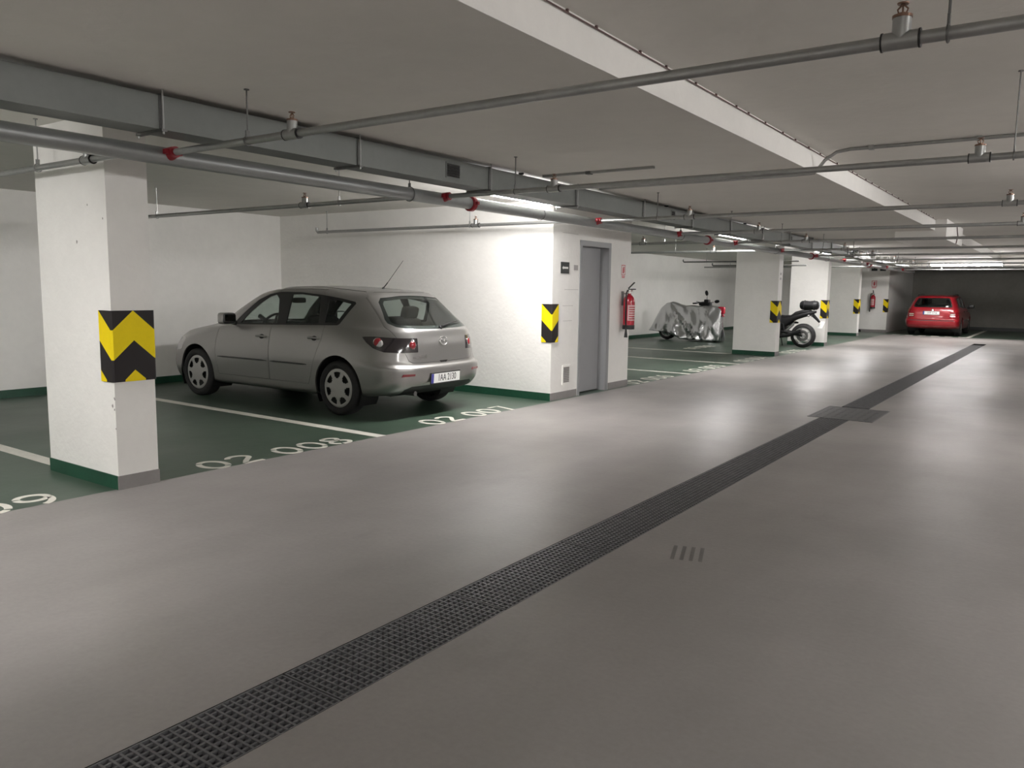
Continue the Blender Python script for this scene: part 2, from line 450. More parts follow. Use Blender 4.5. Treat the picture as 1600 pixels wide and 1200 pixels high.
# ------------------------------------------------------------------ floor: drain, markings
def build_drain():
    d = thing('floor_drain', 'long dark drainage channel with steel gratings running down the aisle', 'drain', (0, 0, 0))
    y0, y1 = -3.0, 27.6
    mb = MB()
    mb.quad((DR0, y0, -.16), (DR1, y0, -.16), (DR1, y1, -.16), (DR0, y1, -.16))
    for x in (DR0, DR1): mb.quad((x, y0, -.16), (x, y1, -.16), (x, y1, 0), (x, y0, 0))
    for y in (y0, y1): mb.quad((DR0, y, -.16), (DR1, y, -.16), (DR1, y, 0), (DR0, y, 0))
    mb.build('channel', 'channel_dark', d)
    W = DR1-DR0
    # one grating panel, 1 m long: flat side bars, bearing bars along, slats across, serrated tops
    mb = MB(); L = 1.0; g = .004
    for x in (.004, W-.010): mb.box((x, g, -.03), (x+.006, L-g, -.001))
    for y in (g, L-g-.006): mb.box((.004, y, -.03), (W-.004, y+.006, -.001))
    nb = 10
    for i in range(1, nb):
        x = W*i/nb; mb.box((x-.0045, g, -.028), (x+.0045, L-g, -.004))
    nc = 30
    for j in range(1, nc):
        y = L*j/nc; mb.box((.006, y-.0042, -.024), (W-.006, y+.0042, -.002))
    me = mb.mesh('grate_panel', True, False)
    for k in range(31):
        y = 1.82-5+k*1.0
        if y < y0-.01 or y+1 > y1+.03: continue
        if 9.5 < y+.5 < 10.7: continue
        o = link('grate_panel', me, 'grate_steel', d, None, (DR0, y, 0)); o['kind'] = 'stuff'
    # square inspection cover with a rim
    c = thing('inspection_cover', 'square dark steel inspection cover set across the drain', 'manhole cover', (-2.11, 10.15, 0))
    MB().box((-.35, -.52, -.03), (.35, .52, .003)).build('cover_plate', 'cover_plate', c)
    mb = MB()
    for (a, b) in (((-.36, -.53), (.36, -.515)), ((-.36, .515), (.36, .53)), ((-.36, -.515), (-.345, .515)), ((.345, -.515), (.36, .515))):
        mb.box((a[0], a[1], -.03), (b[0], b[1], .005))
    mb.build('rim', 'grate_steel', c)
    mb = MB()
    for i in range(7):
        for j in range(10):
            x, y = -.28+i*.09, -.42+j*.09; s = 1 if (i+j) % 2 else -1
            M = Matrix.Translation((x, y, .003)) @ Matrix.Rotation(s*PI/4, 4, 'Z')
            mb.box((-.02, -.004, 0), (.02, .004, .002), M)
    mb.build('tread_pattern', 'grate_steel', c)['kind'] = 'stuff'
build_drain()

def ell(cx, cy, rx, ry, a0, a1, n=18):
    return [(cx+rx*math.cos(math.radians(a0+(a1-a0)*k/n)), cy+ry*math.sin(math.radians(a0+(a1-a0)*k/n))) for k in range(n+1)]
W_, H_ = .25, .34       # stencil digit box
DIG = {
 '0': [ell(.125, .17, .098, .143, -40, 128), ell(.125, .17, .098, .143, 142, 306)],
 '2': [ell(.12, .235, .092, .078, 165, -30, 14)+[(.10, .10), (.045, .027)], [(.03, .027), (.225, .027)]],
 '3': [ell(.115, .245, .09, .068, 160, -80, 14), ell(.115, .105, .10, .078, 80, -160, 14)],
 '4': [[(.165, 0), (.165, .34)], [(.165, .325), (.03, .10)], [(.02, .09), (.235, .09)]],
 '5': [[(.215, .315), (.07, .315), (.055, .19)], ell(.12, .125, .092, .098, 120, -150, 16)],
 '6': [ell(.125, .11, .095, .085, 0, 350, 20), [(.04, .14), (.10, .26), (.17, .325)]],
 '7': [[(.03, .315), (.22, .315), (.115, 0)]],
 '8': [ell(.125, .255, .078, .062, -60, 110), ell(.125, .255, .078, .062, 125, 285), ell(.125, .10, .098, .075, 75, 240), ell(.125, .10, .098, .075, 255, 420)],
 '9': [ell(.125, .23, .095, .085, -20, 160), ell(.125, .23, .095, .085, 175, 325), ell(.09, .20, .13, .175, 2, -75, 12)],
}
def ribbon(mb, pts, w, M, z=.0018):
    P = [Vector((p[0], p[1], 0)) for p in pts]; n = len(P); Lf = []; Rt = []
    for i in range(n):
        t = (P[min(i+1, n-1)]-P[max(i-1, 0)]).normalized(); nn = Vector((-t.y, t.x, 0))
        Lf.append(M @ (P[i]+nn*w/2)); Rt.append(M @ (P[i]-nn*w/2))
    vs = []
    for a, b in zip(Lf, Rt): vs += [(a.x, a.y, 0), (b.x, b.y, 0), (a.x, a.y, z), (b.x, b.y, z)]
    fs = []
    for i in range(n-1):
        o = 4*i; q = o+4; fs += [(o+2, o+3, q+3, q+2), (o, o+2, q+2, q), (o+1, q+1, q+3, o+3)]
    fs += [(0, 1, 3, 2), (4*n-4, 4*n-2, 4*n-1, 4*n-3)]
    mb.add(vs, fs)
def bay_number(txt, y0, xb, label, scale=1.0, pitch=.285):
    t = thing('bay_number', label, 'floor marking', (xb, y0, 0), PI/2, 'stencilled bay numbers')
    x = 0
    for ch in txt:
        if ch == ' ': x += .17; continue
        mb = MB(); M = Matrix.Translation((x, 0, 0)) @ Matrix.Diagonal((scale, scale, 1, 1))
        for st in DIG[ch]: ribbon(mb, st, .047, M)
        o = mb.build('digit', 'line_paint', t, None, None, False)
        x += pitch*scale
    return t
bay_number('02 009', .95, -5.43, 'white stencilled floor number ending in 9 left of the nearest column')
bay_number('02 008', 3.62, -5.44, 'white stencilled number 02 008 on the green floor before the empty bay')
bay_number('02 007', 6.32, -5.44, 'white stencilled number 02 007 on the floor behind the silver car')
bay_number('02 006', 11.12, -5.47, 'white stencilled number 02 006 on the floor just past the stairwell')
bay_number('02 005', 13.62, -5.47, 'white stencilled number 02 005 between two bay lines past the door')
bay_number('02 004', 16.3, -5.47, 'worn stencilled number 02 004 before the scooter column')
bay_number('02 003', 19.4, -5.47, 'white stencilled number 02 003 below the motorcycle wheel')
bay_number('02 002', 19.0, -7.75, 'faint white stencilled number on the floor in front of the covered scooter')
def bay_line(x0, x1, y, label, w=.12):
    t = MB().box((x0, y-w/2, 0), (x1, y+w/2, .0016)).build('bay_line', 'line_paint')
    return tag(t, label, 'floor marking', 'white bay lines')
bay_line(X_BACK+.02, -6.43, 2.99, 'white bay line meeting the nearest column on its left side')
bay_line(X_BACK+.02, -5.44, 5.50, 'white bay line between the silver car and the empty bay')
bay_line(X_BACK+.02, -5.44, 13.2, 'white bay line nearest the stairwell, above number 02 006', .10)
bay_line(X_BACK+.02, -5.44, 15.75, 'white bay line between numbers 02 005 and 02 004', .10)
bay_line(X_BACK+.02, -6.51, 18.25, 'white bay line ending at the column beside the covered scooter', .10)
t = MB().box((-2.92, Y_FARBAY+.05, 0), (-2.78, Y_FAR-.02, .0016)).build('bay_line', 'line_paint')
tag(t, 'white bay line right of the red car at the far wall', 'floor marking', 'white bay lines')
t = thing('bay_number', 'row of worn illegible white floor digits behind the red car', 'floor marking', (-5.25, Y_FARBAY+.1, 0), 0, 'stencilled bay numbers')
for k in range(6):
    MB().box((k*.42, 0, 0), (k*.42+.25, .25, .0016)).build('worn_digit', 'line_paint', t)
def tyre_mark():
    t = thing('tyre_mark', 'four short dark rubber stripes on the grey floor right of the drain', 'tyre mark', (-1.66, 4.06, 0), .35)
    m = mat('rubber_mark', (.12, .112, .108), .35)
    for k in range(4):
        x = -.075+k*.05
        MB().add([(x, -.12, .0008), (x+.022, -.125, .0008), (x+.03, .12, .0008), (x+.008, .125, .0008)], [(0, 1, 2, 3)]).build('rubber_stripe', 'rubber_mark', t, fix=False)
tyre_mark()

# ------------------------------------------------------------------ overhead services
XM, ZM, RM = -4.90, 2.285, .057
BR_Y = [3.0, 5.75, 8.65, 11.1, 13.5, 16.2, 18.8, 21.5, 24.3, 27.2, 30.0]
BR_R = .0215; BR_Z = 2.305
def ring_path(c, r, axis, a0=0, a1=360, n=20):
    out = []
    for k in range(n+1):
        a = math.radians(a0+(a1-a0)*k/n)
        if axis == 'y': out.append((c[0]+r*math.cos(a), c[1], c[2]+r*math.sin(a)))
        else: out.append((c[0], c[1]+r*math.cos(a), c[2]+r*math.sin(a)))
    return out
def hanger(parent, c, r, axis, ztop, m='zinc_dark'):
    """clevis ring round a pipe running along axis, threaded rod up to the slab"""
    h = MB().tube(ring_path(c, r+.006, axis), .004, 6, closed=False).build('hanger_ring', m, parent, 60)
    mb = MB().tube([(c[0], c[1], c[2]+r+.004), (c[0], c[1], ztop)], .005, 6)
    mb.lathe([(.016, 0), (.016, .006)], 8, Matrix.Translation((c[0], c[1], ztop-.006)))
    a = (.004, .013) if axis == 'y' else (.013, .004)
    mb.cbox((c[0], c[1], c[2]+r+.02), (2*a[1], 2*a[0], .035))
    mb.build('hanger_rod', m, h)
    return h
def sprinkler(parent, x, y, z, r):
    """tee on the branch with an upright sprinkler head"""
    mb = MB().tube([(x-.055, y, z), (x+.055, y, z)], r+.008, 14)
    mb.tube([(x, y, z), (x, y, z+.074)], r+.008, 14)
    t = mb.build('tee_fitting', 'zinc', parent, 40)
    for s in (-1, 1): MB().tube([(x+s*.058-.003, y, z), (x+s*.058+.003, y, z)], r+.010, 14).build('coupling_ring', 'black_plastic', t, 40)
    mb = MB().lathe([(.032, .071), (.032, .080), (.013, .082), (.013, .088)], 14, Matrix.Translation((x, y, z)))
    for s in (-1, 1): mb.tube([(x+s*.011, y, z+.085), (x+s*.016, y, z+.100), (x, y, z+.116)], .0032, 6)
    mb.tube([(x, y, z+.086), (x, y, z+.116)], .003, 6)
    mb.lathe([(.017, .115), (.019, .118), (.019, .120)], 14, Matrix.Translation((x, y, z)))
    mb.build('sprinkler_head', 'brass', t, 40)
def clamp(parent, y, r, name='red_coupling'):
    """grooved coupling on the main pipe"""
    mb = MB().tube([(XM, y-.032, ZM), (XM, y-.02, ZM), (XM, y+.02, ZM), (XM, y+.032, ZM)], [r+.008, r+.019, r+.019, r+.008], 20)
    for s in (-1, 1): mb.cbox((XM+s*(r+.025), y, ZM), (.035, .03, .03))
    return mb.build(name, 'red_clamp', parent, 40)

def build_main():
    t = thing('main_pipe', 'thick grey sprinkler main pipe running along the bays below the duct', 'pipe', (0, 0, 0))
    MB().tube([(XM, -5.9, ZM), (XM, 32.7, ZM)], RM, 24).build('pipe', 'pipe_paint', t, 40)
    for y in (.05, 6.2, 12.37, 18.6, 24.8): clamp(t, y, RM)
    for y in (1.0, 5.32, 7.45, 11.3, 16.0, 20.0, 23.5, 28.5): hanger(t, (XM, y, ZM), RM, 'y', Z_LOW)
    for y in BR_Y:     # mechanical tees: red saddles at every branch
        mb = MB().tube([(XM+.03, y, ZM+.01), (XM+RM+.03, y, BR_Z)], [.045, .036], 14)
        mb.tube([(XM+RM+.015, y, BR_Z), (XM+RM+.05, y, BR_Z)], BR_R+.015, 14)
        for s in (-1, 1): mb.cbox((XM+RM+.015, y+s*.045, BR_Z), (.03, .03, .03))
        mb.build('red_saddle', 'red_clamp', t, 40)
build_main()
ORD = ['nearest', 'second nearest', 'third nearest', 'fourth nearest', 'fifth nearest', 'sixth', 'seventh', 'eighth', 'ninth', 'tenth', 'eleventh']
for i, y in enumerate(BR_Y):
    lab = ('%s galvanised sprinkler branch pipe crossing the aisle ceiling' % ORD[i]) if i < 5 else '%s sprinkler branch pipe from the camera, thin and distant across the aisle' % ORD[i]
    t = thing('branch_pipe', lab, 'pipe', (0, 0, 0), 0, 'sprinkler branch pipes across the aisle' if i < 5 else 'distant sprinkler branch pipes')
    x0 = XM+RM+.053
    MB().tube([(x0, y, BR_Z), (X_RIGHT-.05, y, BR_Z)], BR_R, 14).build('pipe', 'zinc', t, 40)
    for x in (-3.65, -.54, 2.6):
        sprinkler(t, x, y, BR_Z, BR_R)
    hanger(t, (-4.05, y, BR_Z), BR_R, 'x', Z_LOW); hanger(t, (-.36 if i else -.40, y, BR_Z), BR_R, 'x', Z_HIGH); hanger(t, (3.6, y, BR_Z), BR_R, 'x', Z_HIGH)

def bay_pipe(x0, x1, y, z, label, heads=(), hangs=(), elbow=0, r=.0215, col='zinc'):
    t = thing('bay_pipe', label, 'pipe', (0, 0, 0), 0, 'sprinkler pipes over the bays')
    path = [(x0, y, z), (x1, y, z)]
    if elbow: path = [(x0, y, z+.07), (x0, y, z+.02), (x0+.02, y, z)]+path[1:]
    MB().tube(path, r, 12).build('pipe', col, t, 40)
    for x in heads: sprinkler(t, x, y, z, r)
    for x in hangs: hanger(t, (x, y, z), r, 'x', Z_LOW, 'zinc')
bay_pipe(-8.6, XM-RM-.003, 2.72, 2.262, 'sprinkler pipe passing in front of the nearest column top', (-5.35,), (-6.05,), 0)
bay_pipe(-9.4, XM-RM-.003, 5.36, 2.262, 'sprinkler pipe over the empty bay left of the silver car', (-6.35,), (-9.0, -5.85))
bay_pipe(-9.68, XM-RM-.003, 8.40, 2.29, 'sprinkler pipe running along the stairwell wall above the silver car', (-6.55,), (-9.45, -6.65), 1)
bay_pipe(-10.2, XM-RM-.003, 12.6, 2.27, 'sprinkler pipe over bay 02 006 just past the stairwell', (-6.15,), (-5.75,))
bay_pipe(-10.2, XM-RM-.003, 15.0, 2.24, 'sprinkler pipe over bay 02 005', (-5.8,), (-6.6,))
bay_pipe(-8.65, -5.6, 20.2, 2.24, 'sprinkler pipe with upturned end above the covered scooter', (), (-8.0,), 1, .018, 'zinc_dark')
bay_pipe(-8.1, -5.6, 20.9, 2.16, 'lower sprinkler pipe with upturned end above the covered scooter', (), (-7.6,), 1, .018, 'zinc_dark')
bay_pipe(-10.2, XM-RM-.003, 25.6, 2.27, 'sprinkler pipe over the bays behind the bright column', (-6.5,), (-7.2,))

def build_duct():
    XD0, XD1, z0, z1 = -4.735, -4.50, 2.372, 2.568
    t = thing('ventilation_duct', 'long galvanised rectangular ventilation duct hung under the ceiling', 'duct', (0, 0, 0))
    joints = [-5.9, -3.7, -2.1, -.5, 1.12, 2.73, 4.32, 5.97, 7.54, 9.19, 10.75, 12.3, 13.9, 15.5, 17.1, 18.7, 20.3]
    g = .004
    for a, b in zip(joints[:-1], joints[1:]):
        MB().box((XD0, a+g, z0), (XD1, b-g, z1)).build('duct_section', 'zinc_duct', t)
    for y in joints[1:]:
        mb = MB().box((XD1, y-.014, z0-.006), (XD1+.006, y+.014, z1+.006)).box((XD0-.006, y-.014, z0-.006), (XD0, y+.014, z1+.006))
        mb.box((XD0-.02, y-.017, z0-.016), (XD1+.03, y+.017, z0-.0005)).box((XD0-.006, y-.014, z1+.0005), (XD1+.006, y+.014, z1+.008))
        o = mb.build('hanger_bracket', 'zinc_dark', t)
        for xx in (XD1+.020, XD0-.014): MB().tube([(xx, y, z0-.03), (xx, y, Z_LOW)], .006, 6).build('threaded_rod', 'zinc', o)
    for y in (5.44, 10.1, 15.6):
        hw = .085 if y < 6 else .05
        gl = MB().box((XD1, y-hw-.012, 2.405), (XD1+.006, y+hw+.012, 2.54)).build('grille_frame', 'zinc_duct', t)
        MB().box((XD1+.0062, y-hw, 2.418), (XD1+.007, y+hw, 2.528)).build('grille_opening', 'channel_dark', gl)
        for k in range(5):
            zz = 2.429+k*.022
            MB().add([(XD1+.0072, y-hw, zz+.004), (XD1+.0072, y+hw, zz+.004), (XD1+.014, y+hw, zz-.004), (XD1+.014, y-hw, zz-.004)], [(0, 1, 2, 3)]).build('grille_slat', 'zinc_dark', gl, fix=False)
    # thin lamp cable clips on the top edge of the duct
    for y in (3.7, 6.5, 9.9, 13.0):
        MB().cbox((XD1-.01, y, z1+.012), (.05, .02, .02)).build('cable_clip', 'black_plastic', t)
    # smaller cable tray carrying on to the far end with its strap hangers
    c = thing('cable_tray', 'narrow grey cable tray on strap hangers beyond the duct end', 'cable tray', (0, 0, 0))
    mb = MB().box((-4.62, 20.6, 2.33), (-4.40, 32.6, 2.336))
    for x in (-4.62, -4.404): mb.box((x, 20.6, 2.336), (x+.004, 32.6, 2.385))
    mb.build('tray', 'zinc_dark', c)
    for k in range(12):
        y = 21.0+k*1.0
        for xx in (-4.396, -4.628): MB().box((xx, y-.02, 2.33), (xx+.004, y+.02, Z_LOW)).build('strap_hanger', 'zinc_dark', c)
    for k in range(3):
        MB().tube([(-4.57+k*.05, 20.4, 2.36), (-4.57+k*.05, 26, 2.352), (-4.57+k*.05, 32.5, 2.352)], .010, 8).build('cable', 'black_plastic', c, 60)
    # tangle of cables at the duct end
    for k in range(4):
        random.seed(k)
        pts = [(-4.55+random.uniform(-.08, .25), 20.35+.12*j+random.uniform(-.05, .05), 2.47+random.uniform(-.09, .1)) for j in range(6)]
        MB().tube(pts, .009, 6).build('loose_cable', 'black_plastic', c, 60)
build_duct()

def build_ceiling_bits():
    # flat trunking on the low slab and cable trunking crossing the high slab and down the step
    t = thing('cable_trunking', 'thin grey trunking fixed to the low ceiling beside the duct', 'trunking', (0, 0, 0), 0, 'ceiling cable trunking')
    MB().box((-4.45, 6.79, Z_LOW-.022), (-3.24, 6.83, Z_LOW)).build('cover', 'zinc', t)
    MB().box((-3.95, 6.78, Z_LOW-.03), (-3.90, 6.84, Z_LOW)).build('clip', 'zinc_dark', t)
    t = thing('cable_trunking', 'grey cable conduit crossing the high ceiling and bending down the step', 'trunking', (0, 0, 0), 0, 'ceiling cable trunking')
    y = 7.88
    MB().tube([(6.5, y, Z_HIGH-.02), (-1.78, y, Z_HIGH-.02), (-1.90, y, Z_HIGH-.035), (-2.0, y, Z_HIGH-.10), (-2.06, y, Z_LOW+.02), (-2.09, y, Z_LOW-.012), (-2.3, y, Z_LOW-.018), (-4.4, y, Z_LOW-.018)], .016, 10).build('conduit', 'zinc', t, 50)
    for x in (-1.6, -.75, .2, 1.5):
        MB().box((x-.02, y-.025, Z_HIGH-.042), (x+.02, y+.025, Z_HIGH)).build('saddle_clip', 'zinc', t)
    # brown wire with clips along the top of the step
    t = thing('wire_run', 'thin brown wire clipped along the upper edge of the ceiling step', 'cable', (0, 0, 0))
    MB().tube([(X_STEP+.012, -5.8, Z_HIGH-.02), (X_STEP+.012, 15.95, Z_HIGH-.02)], .004, 6).build('wire', 'cable', t, 60)
    random.seed(3)
    y = .4
    while y < 15.8:
        MB().cbox((X_STEP+.012, y, Z_HIGH-.012), (.012, .014, .014)).build('wire_clip', 'cable', t)
        y += random.uniform(.22, .5)
    # looping cable on the dropped box
    c = MB().tube([(-1.915, 17.4, 2.79), (-1.912, 17.5, 2.68), (-1.912, 17.62, 2.60), (-1.912, 17.55, 2.52), (-1.912, 17.45, 2.445)], .009, 6).build('hanging_cable', 'cable', None, 60)
    tag(c, 'dark cable curving down the bright side of the dropped concrete box', 'cable')
build_ceiling_bits()

# ------------------------------------------------------------------ signs, grille, extinguishers
def build_signs():
    x = -5.50
    s = thing('exit_sign', 'small black square sign with white arrow left of the grey door', 'sign', (x, 8.97, 1.745))
    MB().box((.0005, -.105, -.075), (.006, .105, .075)).build('sign_plate', 'sign_black', s)
    MB().add([(.0068, -.075, 0), (.0068, -.045, .026), (.0068, -.045, .013), (.0068, .075, .013), (.0068, .075, -.013), (.0068, -.045, -.013), (.0068, -.045, -.026)], [tuple(range(7))]).build('arrow', 'sign_white', s, fix=False)
    s = thing('notice_plate', 'small pale grey notice beside the door frame', 'sign', (x, 9.25, 1.755))
    MB().box((.0005, -.055, -.035), (.004, .055, .035)).build('sign_plate', 'sign_grey', s)
    for k in range(3): MB().box((.0042, -.045, -.024+k*.02), (.0048, .045, -.018+k*.02)).build('text_line', 'skirt_grey', s)
    # extinguisher pictogram: red outline on pale plate, red text bars
    def pict(loc, rz, label, sc=1.0):
        s = thing('extinguisher_sign', label, 'sign', loc, rz, 'extinguisher signs')
        MB().box((.0005, -.075*sc, -.105*sc), (.004, .075*sc, .105*sc)).build('sign_plate', 'sign_white', s)
        mb = MB()
        def bar(a, b, c, d): mb.box((.0042, a*sc, b*sc), (.0050, c*sc, d*sc))
        bar(-.06, .085, .06, .095); bar(-.06, -.045, -.048, .085); bar(.048, -.045, .06, .085); bar(-.06, -.055, .06, -.045)
        bar(-.02, -.03, .02, .05); bar(-.01, .05, .01, .07); bar(.01, .06, .035, .068); bar(.03, -.01, .037, .06)
        mb.build('pictogram', 'sign_red', s)
        mb = MB()
        for k, w in enumerate((.055, .045)): mb.box((.0042, -w*sc, (-.078-k*.018)*sc), (.0050, w*sc, (-.066-k*.018)*sc))
        mb.build('text_line', 'sign_red', s)
    pict((x, 10.63, 1.74), 0, 'white and red extinguisher sign above the near extinguisher')
    pict((-6.235, 32.80, 1.82), -PI/2, 'white and red extinguisher sign on the far white wall', 1.5)
    # small plates on the column beside the motorcycle
    s = thing('notice_plate', 'two tiny grey plates on the column end beside the motorcycle', 'sign', (-5.50, 18.43, 1.80))
    for k in (0, 1): MB().box((.0005, -.05, -.05+k*.11), (.004, .05, -.0+k*.11)).build('sign_plate', 'sign_grey', s)
    # low ventilation grille in white frame
    s = thing('wall_vent', 'low white framed ventilation grille on the stairwell wall left of the door', 'vent', (x, 9.05, .32))
    for (a, b) in (((-.10, -.13), (.10, -.105)), ((-.10, .105), (.10, .13)), ((-.10, -.105), (-.078, .105)), ((.078, -.105), (.10, .105))):
        MB().box((.0005, a[0], a[1]), (.014, b[0], b[1])).build('vent_frame', 'wall_paint', s)
    MB().box((.0005, -.078, -.105), (.003, .078, .105)).build('vent_mesh', 'sign_grey', s)
    for k in range(9):
        z = -.095+k*.0235
        MB().add([(.004, -.078, z+.008), (.004, .078, z+.008), (.012, .078, z-.006), (.012, -.078, z-.006)], [(0, 1, 2, 3)]).build('vent_slat', 'skirt_grey', s, fix=False)
    # two dark junction boxes high on the end block
    for k, px in enumerate((-6.25, -5.95)):
        b = MB().box((px-.10, 32.72, 2.33), (px+.10, 32.799, 2.42)).box((px-.02, 32.74, 2.42), (px+.02, 32.78, 2.47)).build('junction_box', 'sign_black')
        tag(b, 'dark box high on the far white wall, %s one' % ('left' if k == 0 else 'right'), 'box', 'boxes high on the far wall')
    b = MB().box((-5.502, 8.05, 2.36), (-5.496, 8.06, 2.37))
build_signs()

def extinguisher(loc, rz, label):
    """wall-hung extinguisher; local +x points away from the wall"""
    t = thing('fire_extinguisher', label, 'fire extinguisher', loc, rz, 'red fire extinguishers')
    R_ = .086; cx = R_+.03
    M = Matrix.Translation((cx, 0, 0))
    MB().lathe([(0, .03), (R_-.01, .03), (R_, .04), (R_, .40), (R_*.96, .44), (R_*.78, .48), (R_*.45, .505), (.026, .515), (.026, .53)], 28, M).build('cylinder', 'ext_red', t, 40)
    MB().lathe([(R_-.008, 0), (R_+.004, 0), (R_+.004, .062), (R_-.008, .066)], 28, M).build('base_ring', 'black_plastic', t, 40)
    # printed label wrapped on the front of the cylinder
    mb = MB(); n = 10; vs = []; fs = []
    for k in range(n+1):
        a = math.radians(-75+110*k/n); vs += [(cx+(R_+.001)*math.cos(a), (R_+.001)*math.sin(a), .13), (cx+(R_+.001)*math.cos(a), (R_+.001)*math.sin(a), .36)]
    for k in range(n): fs.append((2*k, 2*k+2, 2*k+3, 2*k+1))
    lab = mb.add(vs, fs).build('label', 'ext_label', t, 40, fix=False)
    for k in range(6):
        z = .15+k*.034; mb = MB(); vs = []; fs = []
        for j in range(7):
            a = math.radians(-62+84*j/6); vs += [(cx+(R_+.0018)*math.cos(a), (R_+.0018)*math.sin(a), z), (cx+(R_+.0018)*math.cos(a), (R_+.0018)*math.sin(a), z+.014)]
        for j in range(6): fs.append((2*j, 2*j+2, 2*j+3, 2*j+1))
        mb.add(vs, fs).build('print_line', 'ext_red', lab, 40, fix=False)
    v = MB().lathe([(.022, .528), (.022, .56), (.03, .562), (.03, .585), (.012, .59)], 16, M)
    v.tube([(cx, 0, .575), (cx+.05, 0, .575)], .014, 10)
    v.build('valve', 'chrome', t, 40)
    mb = MB().box((cx-.015, -.012, .585), (cx+.10, .012, .60)); 
    Mt = Matrix.Translation((cx-.01, 0, .60)) @ Matrix.Rotation(-.75, 4, 'Y')
    mb.box((0, -.013, 0), (.13, .013, .014), Mt)
    mb.build('lever', 'sign_black', t)
    MB().tube([(cx, -.02, .57), (cx+.0, -.06, .575), (cx, -.098, .53), (cx, -.105, .42), (cx, -.103, .25), (cx, -.10, .12), (cx+.01, -.095, .02)], .011, 10).build('hose', 'black_rubber', t, 60)
    MB().lathe([(.013, 0), (.016, -.06), (.028, -.15)], 14, axis_M((cx+.01, -.095, .03), (0, 0, 1))).build('nozzle', 'black_plastic', t, 40)
    MB().box((.0005, -.03, .35), (.012, .03, .56)).box((.012, -.02, .52), (cx-.02, .02, .535)).build('wall_bracket', 'zinc_dark', t)
    return t
extinguisher((-5.50, 10.63, .885), 0, 'red fire extinguisher hanging right of the grey stairwell door')
extinguisher((-6.22, 32.80, .90), -PI/2, 'red fire extinguisher on the far wall left of the red car')
# small things on the floor by the end block and on the far wall base
b = MB().lathe([(.05, 0), (.06, .04), (.03, .09), (.05, .13)], 12, Matrix.Translation((-6.75, 32.6, 0))).lathe([(.04, 0), (.05, .05), (.02, .1)], 12, Matrix.Translation((-6.6, 32.55, 0))).build('floor_fitting', 'channel_dark', None, 40)
tag(b, 'small dark fitting on the floor below the far extinguisher', 'fitting')

# ================================================================== CARS
def pchip(Y, sub):
    """shape preserving cubic through rows of Y (n,...) with sub steps per interval"""
    Y = np.asarray(Y, float); n = len(Y); d = Y[1:]-Y[:-1]
    m = np.zeros_like(Y)
    a, b = d[:-1], d[1:]
    same = (a*b) > 0
    with np.errstate(divide='ignore', invalid='ignore'):
        hm = np.where(same, 2*a*b/(a+b), 0)
    m[1:-1] = np.nan_to_num(hm)
    m[0] = d[0]; m[-1] = d[-1]
    out = []
    for i in range(n-1):
        for k in range(sub):
            t = k/sub; h00 = 2*t**3-3*t*t+1; h10 = t**3-2*t*t+t; h01 = -2*t**3+3*t*t; h11 = t**3-t*t
            out.append(h00*Y[i]+h10*m[i]+h01*Y[i+1]+h11*m[i+1])
    out.append(Y[-1]); return np.array(out)

class Skin:
    def __init__(s, loops, su=6, sl=5):
        g = np.array(loops, float)                   # (L,U,3)
        g = pchip(g, sl)                             # refine between loops
        g = np.swapaxes(pchip(np.swapaxes(g, 0, 1), su), 0, 1)
        g[:, 0, 1] = 0; g[:, -1, 1] = 0; g[0, :, 1] = 0; g[-1, :, 1] = 0
        L, U, _ = g.shape
        bm = bmesh.new()
        for sg in (1, -1):
            V = [[bm.verts.new((p[0], sg*p[1], p[2])) for p in row] for row in g]
            for i in range(L-1):
                for j in range(U-1):
                    q = (V[i][j], V[i][j+1], V[i+1][j+1], V[i+1][j])
                    bm.faces.new(q if sg > 0 else q[::-1])
        bmesh.ops.remove_doubles(bm, verts=bm.verts, dist=2e-4)
        bmesh.ops.dissolve_degenerate(bm, edges=bm.edges, dist=1e-5)
        bmesh.ops.recalc_face_normals(bm, faces=bm.faces)
        bm.normal_update()
        if bm.calc_volume(signed=True) < 0:
            bmesh.ops.reverse_faces(bm, faces=bm.faces); bm.normal_update()
        s.bm = bm; s.bvh = BVHTree.FromBMesh(bm)
        s.co = [v.co.copy() for v in bm.verts]; s.no = [v.normal.copy() for v in bm.verts]
        bm.verts.index_update(); s.faces = [[v.index for v in f.verts] for f in bm.faces]
    def shell(s, d, t):
        """closed shell between offsets -d and -d-t below the skin"""
        n = len(s.co)
        vs = [tuple(c-nn*d) for c, nn in zip(s.co, s.no)]+[tuple(c-nn*(d+t)) for c, nn in zip(s.co, s.no)]
        fs = [tuple(f) for f in s.faces]+[tuple(i+n for i in reversed(f)) for f in s.faces]
        me = bpy.data.meshes.new('shell'); me.from_pydata(vs, [], fs); me.update(); return me
    def hit(s, o, d):
        r = s.bvh.ray_cast(Vector(o), Vector(d).normalized())
        return r[0], r[1]

